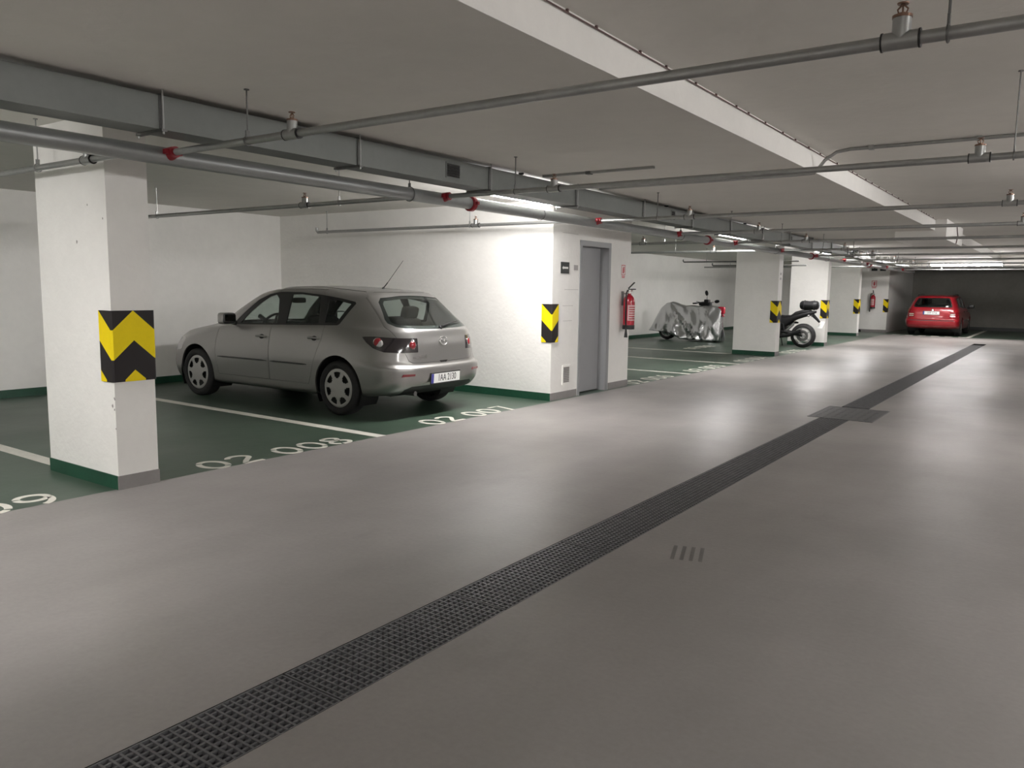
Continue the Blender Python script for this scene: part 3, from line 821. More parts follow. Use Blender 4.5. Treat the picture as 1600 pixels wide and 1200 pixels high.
def boolop(me, cutter, op):
    a = bpy.data.objects.new('tmp_a', me); b = bpy.data.objects.new('tmp_b', cutter)
    COL.objects.link(a); COL.objects.link(b)
    md = a.modifiers.new('b', 'BOOLEAN'); md.operation = op; md.object = b
    try: md.solver = 'MANIFOLD'
    except TypeError: md.solver = 'EXACT'
    bpy.context.view_layer.update(); dg = bpy.context.evaluated_depsgraph_get()
    out = bpy.data.meshes.new_from_object(a.evaluated_get(dg))
    bpy.data.objects.remove(a); bpy.data.objects.remove(b)
    return out
def cutter(*prisms):
    mb = MB()
    for p in prisms: mb.prism(*p)
    return mb.mesh('cut')
def cyl_cut(x, z, r, y0, y1, n=40):
    return ([(x+r*math.cos(2*PI*k/n), z+r*math.sin(2*PI*k/n)) for k in range(n)], 'y', y0, y1)
def grow(poly, d):
    """offset a polygon by d (positive = outwards)"""
    n = len(poly); A = sum(poly[i][0]*poly[(i+1) % n][1]-poly[(i+1) % n][0]*poly[i][1] for i in range(n))
    sg = 1 if A > 0 else -1; out = []
    for i in range(n):
        p0, p1, p2 = Vector(poly[i-1]), Vector(poly[i]), Vector(poly[(i+1) % n])
        e1 = (p1-p0).normalized(); e2 = (p2-p1).normalized()
        n1 = Vector((e1.y, -e1.x))*sg; n2 = Vector((e2.y, -e2.x))*sg
        b = (n1+n2); k = d/max(.35, 1+n1.dot(n2)); out.append(tuple(p1+b*k))
    return out
def both(poly, lo, hi): return [(poly, 'y', lo, hi), (poly, 'y', -hi, -lo)]

def wheel(parent, x, y, r, w, cap_r, spokes, side, capmat='silver_cap', narrow=False):
    """axle along Y; side=+1 outer face towards +y"""
    M = axis_M((x, y, r), (0, side, 0))
    rr = cap_r+.008
    t = MB().lathe([(rr, -w/2+.02), (rr+.03, -w/2), (r-.03, -w/2+.004), (r-.006, -w/2+.025), (r, -w/2+.05), (r, w/2-.05), (r-.006, w/2-.025), (r-.03, w/2-.004), (rr+.03, w/2), (rr, w/2-.015), (rr, -w/2+.02)], 48, M, cap=False)
    ty = t.build('tyre', 'black_rubber', parent, 40)
    MB().lathe([(0, w/2-.055), (rr, w/2-.05), (rr, -w/2+.03), (0, -w/2+.03)], 40, M).build('rim', 'black_plastic', ty, 40)
    # wheel trim: hub disc, spokes, outer ring in one pressed piece with open windows
    n = spokes*8; rings = [0, .045, cap_r*.52, cap_r*.60, cap_r*.84, cap_r*.92, cap_r]
    hts = [w/2-.006, w/2-.004, w/2-.010, w/2-.012, w/2-.016, w/2-.013, w/2-.02]
    vs = []; fs = []
    for rad, h in zip(rings, hts):
        for k in range(n): vs.append(M @ Vector((rad*math.cos(2*PI*k/n), rad*math.sin(2*PI*k/n), h)))
    for i in range(len(rings)-1):
        for k in range(n):
            ph = k % 8
            if i == 3 and ph in (0, 1, 2, 3, 4): continue
            if i == 2 and ph in (1, 2, 3): continue
            l = (k+1) % n; fs.append((i*n+k, i*n+l, (i+1)*n+l, (i+1)*n+k))
    mb = MB(); mb.add(vs, fs); mb.build('wheel_trim', capmat, ty, 40)

def seat(parent, x, y, z, w=.50, rear=False):
    s = MB()
    s.add(*rounded((x, y, z+.09), (.50, w, .16)))
    o = s.build('seat', 'interior', parent, 50)
    b = MB(); M = Matrix.Translation((x-.22, y, z+.12)) @ Matrix.Rotation(-.30, 4, 'Y')
    vs, fs = rounded((0, 0, .28), (.13, w, .58)); b.add([M @ Vector(q) for q in vs], fs); b.build('seat_back', 'interior', o, 50)
    if not rear:
        h = MB(); vs, fs = rounded((-.0, 0, .68), (.09, .25, .18)); h.add([M @ Vector(q) for q in vs], fs)
        h.tube([M @ Vector((0, -.06, .55)), M @ Vector((0, -.06, .66))], .008, 6).tube([M @ Vector((0, .06, .55)), M @ Vector((0, .06, .66))], .008, 6)
        h.build('headrest', 'interior', o, 50)
    return o
def rounded(c, d, n=4, e=.28):
    """box with rounded corners: subdivided cube pushed towards a superellipsoid"""
    bm = bmesh.new(); bmesh.ops.create_cube(bm, size=2); bmesh.ops.subdivide_edges(bm, edges=bm.edges, cuts=n, use_grid_fill=True)
    vs = []
    for v in bm.verts:
        p = v.co; k = (abs(p.x)**6+abs(p.y)**6+abs(p.z)**6)**(1/6)
        q = p/k; vs.append((c[0]+q.x*d[0]/2, c[1]+q.y*d[1]/2, c[2]+q.z*d[2]/2))
    bm.verts.index_update(); fs = [tuple(v.index for v in f.verts) for f in bm.faces]; bm.free(); return vs, fs

def place(parent, name, me, m, o, nrm, up=(0, 0, 1), off=.001, smooth=None):
    """flat mesh (x right, y up, z out) set on a surface point, looking out along the normal"""
    z = Vector(nrm).normalized(); x = Vector(up).cross(z).normalized(); y = z.cross(x)
    M = Matrix((x, y, z)).transposed().to_4x4(); M.translation = Vector(o)+z*off
    me = me.copy(); me.transform(M); return link(name, me, m, parent, smooth)

def number_plate(parent, o, nrm, text, lift=.004):
    base = MB().box((-.265, -.066, 0), (.265, .066, .008)).mesh('plate_holder')
    h = place(parent, 'plate_holder', base, 'black_plastic', o, nrm, off=lift)
    place(h, 'number_plate', MB().box((-.258, -.052, 0), (.258, .056, .002)).mesh('np'), 'plate_white', o, nrm, off=lift+.008)
    place(h, 'country_band', MB().box((-.258, -.052, 0), (-.216, .056, .001)).mesh('nb'), 'plate_blue', o, nrm, off=lift+.0101)
    tm = text_mesh(text, .112, .0006, squeeze=.72); tm.transform(Matrix.Translation((.022, .002, 0)))
    place(h, 'plate_lettering', tm, 'ink', o, nrm, off=lift+.0108)

def build_silver():
    car = thing('hatchback_car', 'silver five-door hatchback parked in the bay beside the stairwell wall', 'car', (-5.84, 6.955, 0), PI+.016)
    Lp = [
     # floor centre line and underside
     [(.32,0,.24),(.34,0,.24),(.40,0,.24),(.55,0,.24),(.9,0,.22),(1.5,0,.20),(2.1,0,.20),(2.8,0,.20),(3.4,0,.20),(3.85,0,.20),(4.0,0,.2),(4.1,0,.2)],
     [(.24,0,.25),(.25,.42,.25),(.30,.60,.25),(.46,.68,.25),(.88,.71,.22),(1.5,.72,.20),(2.1,.72,.20),(2.8,.72,.20),(3.45,.70,.20),(3.95,.66,.20),(4.15,.45,.20),(4.22,0,.20)],
     # lower edge
     [(.11,0,.30),(.12,.44,.30),(.19,.67,.285),(.40,.80,.26),(.88,.835,.25),(1.5,.84,.235),(2.1,.84,.235),(2.8,.84,.235),(3.45,.835,.235),(3.98,.77,.22),(4.25,.52,.22),(4.36,0,.22)],
     # bumper face / lower door
     [(.025,0,.41),(.035,.46,.41),(.105,.715,.41),(.35,.848,.41),(.88,.872,.43),(1.5,.862,.42),(2.1,.862,.42),(2.8,.864,.42),(3.45,.872,.43),(4.02,.82,.42),(4.30,.56,.42),(4.42,0,.42)],
     [(.0,0,.555),(.012,.47,.557),(.09,.725,.56),(.345,.856,.57),(.88,.880,.61),(1.5,.872,.60),(2.1,.872,.60),(2.8,.874,.60),(3.45,.880,.61),(4.0,.82,.58),(4.27,.56,.56),(4.38,0,.56)],
     # bumper shelf
     [(.040,0,.612),(.052,.455,.615),(.125,.69,.62),(.36,.84,.645),(.88,.872,.70),(1.5,.868,.70),(2.1,.870,.69),(2.8,.872,.69),(3.45,.872,.70),(3.97,.81,.66),(4.22,.56,.64),(4.34,0,.63)],
     # tailgate / upper door
     [(.040,0,.80),(.055,.44,.80),(.145,.66,.81),(.40,.805,.83),(.88,.848,.85),(1.5,.850,.83),(2.1,.852,.82),(2.8,.852,.81),(3.42,.845,.80),(3.93,.79,.74),(4.17,.55,.72),(4.28,0,.71)],
     # belt line
     [(.070,0,.955),(.085,.44,.957),(.185,.63,.96),(.46,.755,.975),(.92,.800,.99),(1.5,.815,.975),(2.1,.818,.955),(2.8,.815,.935),(3.25,.79,.91),(3.80,.73,.85),(4.05,.53,.82),(4.15,0,.81)],
     # glass base
     [(.105,0,1.01),(.120,.435,1.012),(.225,.605,1.02),(.52,.725,1.03),(.95,.770,1.035),(1.5,.785,1.02),(2.1,.788,1.0),(2.75,.775,.985),(3.02,.735,.975),(3.25,.66,.97),(3.38,.45,.985),(3.44,0,.99)],
     [(.345,0,1.20),(.358,.42,1.20),(.45,.570,1.205),(.69,.665,1.21),(1.05,.705,1.215),(1.5,.722,1.215),(2.05,.722,1.205),(2.50,.708,1.19),(2.74,.67,1.175),(2.90,.60,1.17),(3.0,.41,1.19),(3.04,0,1.20)],
     # roof edge
     [(.585,0,1.385),(.595,.40,1.380),(.66,.53,1.362),(.84,.60,1.358),(1.12,.632,1.375),(1.55,.652,1.405),(2.0,.648,1.405),(2.25,.63,1.385),(2.45,.595,1.36),(2.56,.53,1.35),(2.63,.37,1.372),(2.66,0,1.385)],
     [(.66,0,1.415),(.67,.38,1.408),(.74,.47,1.395),(.92,.53,1.40),(1.17,.55,1.418),(1.57,.565,1.44),(1.97,.56,1.437),(2.18,.53,1.424),(2.35,.49,1.405),(2.44,.44,1.40),(2.49,.30,1.41),(2.52,0,1.42)],
     [(.95,0,1.435),(.96,.15,1.433),(1.0,.2,1.434),(1.1,.23,1.44),(1.3,.24,1.450),(1.6,.24,1.462),(1.9,.24,1.461),(2.05,.22,1.455),(2.15,.18,1.45),(2.2,.14,1.448),(2.23,.1,1.446),(2.25,0,1.446)],
     [(1.15,0,1.45),(1.17,0,1.45),(1.2,0,1.451),(1.3,0,1.455),(1.45,0,1.461),(1.65,0,1.467),(1.85,0,1.466),(1.95,0,1.463),(2.0,0,1.46),(2.03,0,1.459),(2.05,0,1.458),(2.06,0,1.458)]]
    sk = Skin(Lp)
    RX, FX, WR, AR = .88, 3.52, .314, .365
    # outlines, side view (x,z)
    DLO = [(2.86,.965),(2.64,1.15),(2.46,1.28),(2.26,1.352),(2.05,1.383),(1.68,1.385),(1.32,1.36),(1.02,1.325),(.80,1.288),(.78,1.268),(.93,1.035),(.96,1.02),(1.8,.995)]
    WF = [(2.70,.992),(2.55,1.13),(2.40,1.24),(2.24,1.325),(2.12,1.352),(2.05,1.30),(2.01,1.15),(1.99,1.008)]
    WR_ = [(1.83,1.014),(1.82,1.355),(1.66,1.362),(1.34,1.335),(1.29,1.20),(1.27,1.035)]
    WQ = [(1.17,1.042),(1.19,1.315),(1.02,1.293),(.85,1.262),(.99,1.045)]
    RWH = [(.3,.995),(.52,1.005),(.60,1.022),(.632,1.06),(.625,1.10),(.54,1.29),(.49,1.335),(.2,1.358)]
    RW = [(0,.990)]+RWH+[(0,1.362)]+[(-a,b) for a,b in reversed(RWH)]
    WS = [(-.66,.99),(.66,.99),(.60,1.12),(.50,1.33),(.44,1.355),(-.44,1.355),(-.50,1.33),(-.60,1.12)]
    LAMP = [(-.1,.745),(.10,.742),(.25,.75),(.37,.79),(.47,.85),(.545,.912),(.40,.918),(.20,.908),(-.1,.895)]
    DF = [(2.06,.33),(2.06,1.42),(2.30,1.42),(2.70,1.22),(3.0,.975),(3.08,.90),(3.10,.60),(3.05,.33)]
    DRr = [(2.05,.33),(2.05,1.42),(1.30,1.42),(1.20,1.30),(1.14,1.0),(1.15,.86),(1.26,.60),(1.33,.40),(1.36,.33)]
    TG = [(-.66,.95),(-.60,.745),(-.56,.655),(-.50,.625),(0,.617),(.50,.625),(.56,.655),(.60,.745),(.66,.95),(.665,1.02),(.55,1.37),(.46,1.386),(-.46,1.386),(-.55,1.37),(-.665,1.02)]
    TG = [(-.66,.95),(-.60,.745),(-.56,.655),(-.50,.625),(0,.617),(.50,.625),(.56,.655),(.60,.745),(.66,.95),(.67,1.02),(.585,1.33),(.52,1.40),(-.52,1.40),(-.585,1.33),(-.67,1.02)]
    c_dlo = lambda: cutter(*both(DLO, .3, 1.1))
    c_arch = lambda: cutter(cyl_cut(RX, WR+.01, AR, .58, 1.1), cyl_cut(RX, WR+.01, AR, -1.1, -.58), cyl_cut(FX, WR+.01, AR, .58, 1.1), cyl_cut(FX, WR+.01, AR, -1.1, -.58))
    c_rw = lambda g=0: cutter((grow(RW, g) if g else RW, 'x', -.3, .9))
    c_ws = lambda g=0: cutter((grow(WS, g) if g else WS, 'x', 2.4, 3.6))
    c_lamp = lambda g=0: cutter(*both(grow(LAMP, g) if g else LAMP, .43, 1.1))
    TGP = (TG, 'x', -.3, .72)
    S = sk.shell(0, .024)
    S = boolop(S, c_arch(), 'DIFFERENCE'); S = boolop(S, c_dlo(), 'DIFFERENCE')
    S = boolop(S, c_rw(), 'DIFFERENCE'); S = boolop(S, c_ws(), 'DIFFERENCE'); S = boolop(S, c_lamp(), 'DIFFERENCE')
    gap = .004
    parts = {}
    for sgn in (1, -1):
        for nm, poly in (('front_door', DF), ('rear_door', DRr)):
            lo, hi = (.25, 1.1) if sgn > 0 else (-1.1, -.25)
            pm = boolop(S.copy(), cutter((grow(poly, -gap/2), 'y', lo, hi)), 'INTERSECT')
            parts[(nm, sgn)] = link(nm, pm, 'silver_paint', car, 32)
    pm = boolop(S.copy(), cutter((grow(TG, -gap/2), 'x', -.3, .72)), 'INTERSECT')
    tg = link('tailgate', pm, 'silver_paint', car, 32)
    B = S
    for poly in (DF, DRr): B = boolop(B, cutter(*both(grow(poly, gap/2), .25, 1.1)), 'DIFFERENCE')
    B = boolop(B, cutter((grow(TG, gap/2), 'x', -.3, .72)), 'DIFFERENCE')
    # rear bumper is split from the body along the shelf and the wheel arch
    BMP = [(-.2, .18), (.62, .18), (.62, .56), (.45, .655), (-.2, .655)]
    # dark valance panel along the lower middle of the bumper (rear view)
    VAL = [(-.62, .18), (.62, .18), (.60, .335), (.52, .365), (-.52, .365), (-.60, .335)]
    bp = boolop(B.copy(), cutter((BMP, 'y', -1.1, 1.1)), 'INTERSECT')
    B = boolop(B, cutter((BMP, 'y', -1.1, 1.1)), 'DIFFERENCE')
    vp_ = boolop(bp.copy(), cutter((VAL, 'x', -.2, .30)), 'INTERSECT')
    bp = boolop(bp, cutter((VAL, 'x', -.2, .30)), 'DIFFERENCE')
    bumper = link('rear_bumper', bp, 'silver_paint', car, 32)
    link('valance', vp_, 'black_plastic', bumper, 32)
    link('body', B, 'silver_paint', car, 32)
    # black window surround and panes
    T = boolop(sk.shell(.004, .012), c_dlo(), 'INTERSECT')
    for poly in (WF, WR_, WQ): T = boolop(T, cutter(*both(poly, .3, 1.1)), 'DIFFERENCE')
    for sgn in (1, -1):
        lo, hi = (.25, 1.1) if sgn > 0 else (-1.1, -.25)
        link('window_surround', boolop(T.copy(), cutter(([(.3, .8), (3.2, .8), (3.2, 1.6), (.3, 1.6)], 'y', lo, hi)), 'INTERSECT'), 'black_plastic', car, 32)
        for poly, nm in ((WF, 'front_window'), (WR_, 'rear_side_window'), (WQ, 'quarter_window')):
            link(nm, boolop(sk.shell(.010, .004), cutter((grow(poly, .004), 'y', lo, hi)), 'INTERSECT'), 'car_glass', car, 32)
    link('rear_window', boolop(sk.shell(.005, .004), c_rw(-.001), 'INTERSECT'), 'car_glass', tg, 32)
    RWI = grow(RW, -.035)
    Tr = boolop(boolop(sk.shell(.0095, .006), c_rw(-.002), 'INTERSECT'), cutter((RWI, 'x', -.3, .9)), 'DIFFERENCE')
    link('window_band', Tr, 'black_plastic', tg, 32)
    link('windscreen', boolop(sk.shell(.005, .004), c_ws(-.001), 'INTERSECT'), 'car_glass', car, 32)
    # tail lamps: smoked body with round red and clear units
    LM = boolop(sk.shell(-.004, .03), c_lamp(-.003), 'INTERSECT')
    for sgn in (1, -1):
        lo, hi = (.25, 1.1) if sgn > 0 else (-1.1, -.25)
        lo_ = link('tail_lamp', boolop(LM.copy(), cutter(([(-.3, .6), (.8, .6), (.8, 1), (-.3, 1)], 'y', lo, hi)), 'INTERSECT'), 'lamp_smoke', car, 32)
        for (o, d, r, m, nm) in (((-1, sgn*.505, .825), (1, 0, 0), .040, 'lamp_red', 'red_lens'), ((.20, sgn*1.5, .843), (.15, -sgn, 0), .038, 'lamp_clear', 'clear_lens'), ((.30, sgn*1.5, .862), (.05, -sgn, 0), .043, 'lamp_red', 'red_lens')):
            h, nn = sk.hit(o, d)
            place(lo_, nm, MB().lathe([(r, 0), (r*.97, .004), (r*.7, .009), (0, .011)], 20).mesh('lens'), m, h, nn, off=.004, smooth=50)
            place(lo_, 'lens_ring', MB().lathe([(r, 0), (r+.005, .005), (r+.007, 0)], 20, cap=False).mesh('lr'), 'chrome', h, nn, off=.004, smooth=50)
    # bumper reflectors
    for sgn in (1, -1):
        h, nn = sk.hit((-1, sgn*.60, .497), (1, 0, 0))
        place(bumper, 'reflector', MB().prism([(-.09, -.013), (.085, -.011), (.09, .011), (-.07, .016)], 'z', 0, .006).mesh('rf'), 'lamp_red', h, nn, off=-.002)
    # badge, emblem, plate, wiper, antenna
    h, nn = sk.hit((-1, 0.0, .855), (1, 0, 0))
    em = MB().tube([(.062*math.cos(a), .050*math.sin(a), .006) for a in [2*PI*k/28 for k in range(28)]], .0055, 8, closed=True)
    em.tube([(-.052, .020, .006), (-.028, .022, .008), (0, -.012, .009), (.028, .022, .008), (.052, .020, .006)], [.002, .006, .008, .006, .002], 8)
    place(tg, 'emblem', em.mesh('em'), 'chrome', h, nn, off=.001, smooth=50)
    h, nn = sk.hit((-1, .40, .690), (1, 0, 0))
    place(tg, 'badge_lettering', text_mesh('mazda3', .058, .002, squeeze=1.25), 'chrome', h, nn, off=.002)
    h, nn = sk.hit((-1, 0, .435), (1, 0, 0))
    number_plate(car, h, (-1, 0, -.06), '1AA 2130', .006)
    h, nn = sk.hit((-1, 0, .625), (1, 0, 0))
    place(tg, 'release_handle', MB().prism([(-.07, .008), (.07, .008), (.045, -.014), (-.045, -.014)], 'z', 0, .004).mesh('rh'), 'black_plastic', h, nn, off=.001)
    h, nn = sk.hit((-1, -.02, 1.005), (1, 0, 0)); h2, n2 = sk.hit((-1, -.40, 1.055), (1, 0, 0)); h3, n3 = sk.hit((-1, -.2, 1.035), (1, 0, 0))
    wp = MB().tube([h+nn*.012, h+nn*.026, h3+n3*.022, h2+n2*.016], [.020, .014, .010, .007], 8)
    wp.lathe([(.024, 0), (.022, .016), (.010, .022)], 14, axis_M(h, nn)).build('rear_wiper', 'black_plastic', tg, 50)
    h, nn = sk.hit((.98, .0, 2), (0, 0, -1))
    an = MB().lathe([(.020, -.004), (.016, .012), (.008, .022)], 12, Matrix.Translation(h))
    an.tube([h+Vector((0, 0, .01)), h+Vector((-.07, 0, .075))], [.007, .006], 8).tube([h+Vector((-.07, 0, .075)), h+Vector((-.32, 0, .335))], [.0035, .0025], 6)
    an.build('antenna', 'black_plastic', car, 50)
    MB().tube([sk.hit((x, sg*.47, 2), (0, 0, -1))[0]+Vector((0, 0, -.001)) for x in np.linspace(.80, 2.2, 14) for sg in (1,)], .005, 6).build('roof_seam', 'black_plastic', car, 50)
    MB().tube([sk.hit((x, -.47, 2), (0, 0, -1))[0]+Vector((0, 0, -.001)) for x in np.linspace(.80, 2.2, 14)], .005, 6).build('roof_seam', 'black_plastic', car, 50)
    # handles, side mouldings, mirrors
    for sgn in (1, -1):
        for x, z, nm in ((2.20, .842, 'front_door'), (1.27, .862, 'rear_door')):
            d = parts[(nm, sgn)]
            h, nn = sk.hit((x, sgn*2, z), (0, -sgn, 0))
            place(d, 'handle_recess', MB().lathe([(.046, 0), (.040, .0015), (0, .002)], 20, Matrix.Diagonal((1, .62, 1, 1))).mesh('hr'), 'interior', h, nn, off=.0005, smooth=50)
            hb = MB(); hb.tube([(-.085, 0, .004), (-.07, 0, .028), (0, .002, .034), (.07, 0, .028), (.085, 0, .004)], [.009, .012, .013, .012, .009], 10)
            place(d, 'door_handle', hb.mesh('dh'), 'silver_paint', h, nn, off=0, smooth=60)
        for x0, x1, nm in ((2.09, 3.05, 'front_door'), (1.38, 2.03, 'rear_door')):
            pts = []
            for x in np.linspace(x0, x1, 10):
                h, nn = sk.hit((x, sgn*2, .553), (0, -sgn, 0)); pts.append(h+nn*.001)
            MB().tube(pts, [.004]+[.010]*8+[.004], 8).build('side_moulding', 'interior_grey', parts[(nm, sgn)], 50)
        mr = MB(); mr.add(*rounded((2.76, sgn*.93, 1.045), (.13, .20, .145)))
        mo = mr.build('door_mirror', 'silver_paint', parts[('front_door', sgn)], 60)
        MB().add(*rounded((2.712, sgn*.93, 1.045), (.035, .185, .13))).build('mirror_shell', 'black_plastic', mo, 60)
        MB().box((2.690, sgn*.93-.075, .995), (2.694, sgn*.93+.075, 1.095)).build('mirror_glass', 'mirror', mo)
        MB().tube([(2.76, sgn*.80, .985), (2.76, sgn*.88, 1.0)], [.032, .026], 10).build('mirror_arm', 'black_plastic', mo, 60)
    # wheels and dark arch liners
    for x in (RX, FX):
        for sgn in (1, -1):
            wheel(car, x, sgn*.765, WR, .205, .222, 7, sgn)
            n = 24; vs = []; fs = []
            for k in range(n+1):
                a = -.55+(PI+1.1)*k/n
                for yy in (.56, .845): vs.append((x+(AR+.002)*math.cos(a), sgn*yy, WR+.01+(AR+.002)*math.sin(a)))
            for k in range(n): fs.append((2*k, 2*k+2, 2*k+3, 2*k+1))
            fs.append(tuple(2*k for k in range(n+1)))
            m2 = MB(); m2.add(vs, fs); m2.build('arch_liner', 'black_plastic', car, 60)
    MB().box((.34, -.56, .235), (3.95, .56, .26)).build('underbody', 'black_plastic', car)
    MB().tube([(.10, .42, .275), (.45, .42, .275)], .028, 14).build('exhaust_pipe', 'zinc_dark', car, 50)
    # cabin
    MB().box((.62, -.70, .40), (3.0, .70, .44)).build('cabin_floor', 'interior', car)
    for y in (.36, -.36): seat(car, 2.02, y, .44)
    rs = MB(); rs.add(*rounded((1.28, 0, .58), (.5, 1.28, .18))); rs.build('rear_bench', 'interior', car, 50)
    rb = MB(); M = Matrix.Translation((1.06, 0, .60)) @ Matrix.Rotation(-.32, 4, 'Y'); vs, fs = rounded((0, 0, .25), (.14, 1.26, .54)); rb.add([M @ Vector(q) for q in vs], fs)
    rbo = rb.build('rear_bench_back', 'interior', car, 50)
    for y in (.36, -.36):
        hh = MB(); vs, fs = rounded((0, y, .58), (.09, .26, .15)); hh.add([M @ Vector(q) for q in vs], fs); hh.build('headrest', 'interior', rbo, 50)
    MB().box((.33, -.56, .93), (.80, .56, .945)).build('parcel_shelf', 'interior', car)
    ds = MB(); ds.add(*rounded((2.96, 0, .86), (.52, 1.36, .24))); ds.build('dashboard', 'interior_grey', car, 50)
    Ms = Matrix.Translation((2.58, .36, .93)) @ Matrix.Rotation(-.45, 4, 'Y') @ Matrix.Rotation(PI/2, 4, 'Y')
    sw = MB().tube([Ms @ Vector((.185*math.cos(2*PI*k/28), .185*math.sin(2*PI*k/28), 0)) for k in range(28)], .016, 8, closed=True)
    sw.tube([Ms @ Vector((-.18, 0, 0)), Ms @ Vector((.18, 0, 0))], .014, 8).tube([Ms @ Vector((0, 0, 0)), Ms @ Vector((0, 0, .3))], .03, 8)
    sw.build('steering_wheel', 'interior', car, 50)
    MB().add(*rounded((2.50, 0, 1.27), (.03, .22, .07))).build('inner_mirror', 'interior_grey', car, 50)
    # headlamps (face the wall)
    HL = boolop(sk.shell(-.002, .02), cutter(*both([(3.85, .60), (4.5, .58), (4.5, .70), (3.8, .76)], .42, 1.1)), 'INTERSECT')
    for sgn in (1, -1):
        lo, hi = (.25, 1.1) if sgn > 0 else (-1.1, -.25)
        link('headlamp', boolop(HL.copy(), cutter(([(3.5, .4), (4.6, .4), (4.6, 1), (3.5, 1)], 'y', lo, hi)), 'INTERSECT'), 'lamp_clear', car, 32)
    return car
build_silver()

def build_red():
    car = thing('estate_car', 'red estate car parked nose-in at the dark far wall', 'car', (-4.02, 31.35, 0), PI/2)
    Lp = [
     [(.30,0,.26),(.32,0,.26),(.40,0,.26),(.55,0,.26),(1.0,0,.24),(1.6,0,.22),(2.2,0,.22),(2.9,0,.22),(3.5,0,.22),(3.95,0,.22),(4.1,0,.22),(4.2,0,.22)],
     [(.22,0,.27),(.23,.45,.27),(.28,.62,.27),(.46,.70,.27),(1.0,.72,.24),(1.6,.72,.22),(2.2,.72,.22),(2.9,.72,.22),(3.55,.71,.22),(4.05,.68,.22),(4.3,.48,.22),(4.38,0,.22)],
     [(.09,0,.33),(.10,.50,.33),(.15,.72,.32),(.36,.81,.29),(1.0,.83,.27),(1.6,.83,.25),(2.2,.83,.25),(2.9,.83,.25),(3.55,.83,.25),(4.1,.78,.24),(4.4,.55,.24),(4.50,0,.24)],
     [(.02,0,.42),(.03,.52,.42),(.08,.755,.42),(.33,.855,.42),(1.0,.862,.45),(1.6,.86,.45),(2.2,.86,.45),(2.9,.86,.45),(3.55,.862,.45),(4.15,.81,.44),(4.46,.58,.44),(4.56,0,.44)],
     [(.0,0,.54),(.01,.53,.54),(.065,.765,.54),(.32,.86,.55),(1.0,.866,.60),(1.6,.864,.60),(2.2,.864,.60),(2.9,.864,.60),(3.55,.866,.60),(4.13,.82,.58),(4.44,.6,.56),(4.54,0,.56)],
     [(.05,0,.60),(.06,.52,.60),(.11,.745,.605),(.34,.85,.63),(1.0,.86,.70),(1.6,.86,.70),(2.2,.86,.70),(2.9,.86,.70),(3.55,.86,.70),(4.1,.81,.66),(4.4,.6,.64),(4.48,0,.63)],
     [(.065,0,.78),(.075,.51,.78),(.12,.725,.79),(.36,.83,.81),(1.0,.845,.83),(1.6,.845,.82),(2.2,.845,.82),(2.9,.845,.81),(3.5,.84,.80),(4.05,.79,.74),(4.3,.58,.72),(4.4,0,.71)],
     [(.10,0,.94),(.11,.50,.94),(.155,.695,.945),(.40,.795,.955),(1.0,.80,.96),(1.6,.805,.955),(2.2,.808,.95),(2.9,.805,.935),(3.35,.78,.91),(3.9,.73,.86),(4.15,.55,.83),(4.25,0,.82)],
     [(.13,0,1.0),(.14,.49,1.0),(.185,.675,1.0),(.42,.765,1.005),(1.0,.775,1.01),(1.6,.78,1.005),(2.2,.78,1.0),(2.85,.77,.985),(3.12,.735,.975),(3.35,.66,.97),(3.48,.45,.985),(3.54,0,.99)],
     [(.26,0,1.20),(.27,.46,1.20),(.315,.615,1.20),(.55,.69,1.21),(1.05,.71,1.22),(1.6,.715,1.22),(2.15,.715,1.21),(2.6,.70,1.19),(2.84,.665,1.175),(3.0,.60,1.17),(3.10,.41,1.19),(3.14,0,1.20)],
     [(.40,0,1.385),(.41,.43,1.38),(.46,.555,1.365),(.66,.615,1.37),(1.1,.635,1.39),(1.62,.645,1.405),(2.08,.64,1.40),(2.35,.625,1.385),(2.55,.59,1.36),(2.66,.53,1.35),(2.73,.37,1.372),(2.76,0,1.385)],
     [(.46,0,1.415),(.47,.40,1.41),(.54,.48,1.405),(.75,.53,1.415),(1.15,.55,1.43),(1.65,.56,1.44),(2.05,.555,1.435),(2.28,.53,1.42),(2.45,.49,1.405),(2.54,.44,1.40),(2.59,.30,1.41),(2.62,0,1.42)],
     [(.85,0,1.44),(.86,.15,1.438),(.9,.2,1.44),(1.05,.23,1.445),(1.3,.24,1.452),(1.65,.24,1.46),(1.95,.24,1.46),(2.15,.22,1.452),(2.25,.18,1.45),(2.3,.14,1.448),(2.33,.1,1.446),(2.35,0,1.446)],
     [(1.05,0,1.45),(1.07,0,1.45),(1.1,0,1.451),(1.25,0,1.455),(1.45,0,1.459),(1.7,0,1.463),(1.9,0,1.463),(2.05,0,1.46),(2.1,0,1.459),(2.13,0,1.458),(2.15,0,1.457),(2.16,0,1.457)]]
    sk = Skin(Lp, 5, 4)
    RX, FX, WR, AR = 1.02, 3.53, .315, .36
    DLO = [(2.93, .965), (2.72, 1.15), (2.52, 1.29), (2.3, 1.355), (2.0, 1.38), (1.5, 1.378), (1.0, 1.36), (.66, 1.335), (.60, 1.02), (1.6, .99)]
    WF = [(2.78, .99), (2.60, 1.16), (2.45, 1.26), (2.28, 1.33), (2.15, 1.345), (2.08, 1.0)]
    WRr = [(2.0, 1.005), (2.02, 1.352), (1.40, 1.350), (1.27, 1.02)]
    WQ = [(1.17, 1.022), (1.28, 1.345), (.75, 1.315), (.70, 1.035)]
    RWH = [(.55, 1.015), (.61, 1.04), (.60, 1.10), (.51, 1.32), (.46, 1.345)]
    RW = [(0, 1.01)]+RWH+[(0, 1.352)]+[(-a, b) for a, b in reversed(RWH)]
    WS = [(-.66, .99), (.66, .99), (.50, 1.34), (-.50, 1.34)]
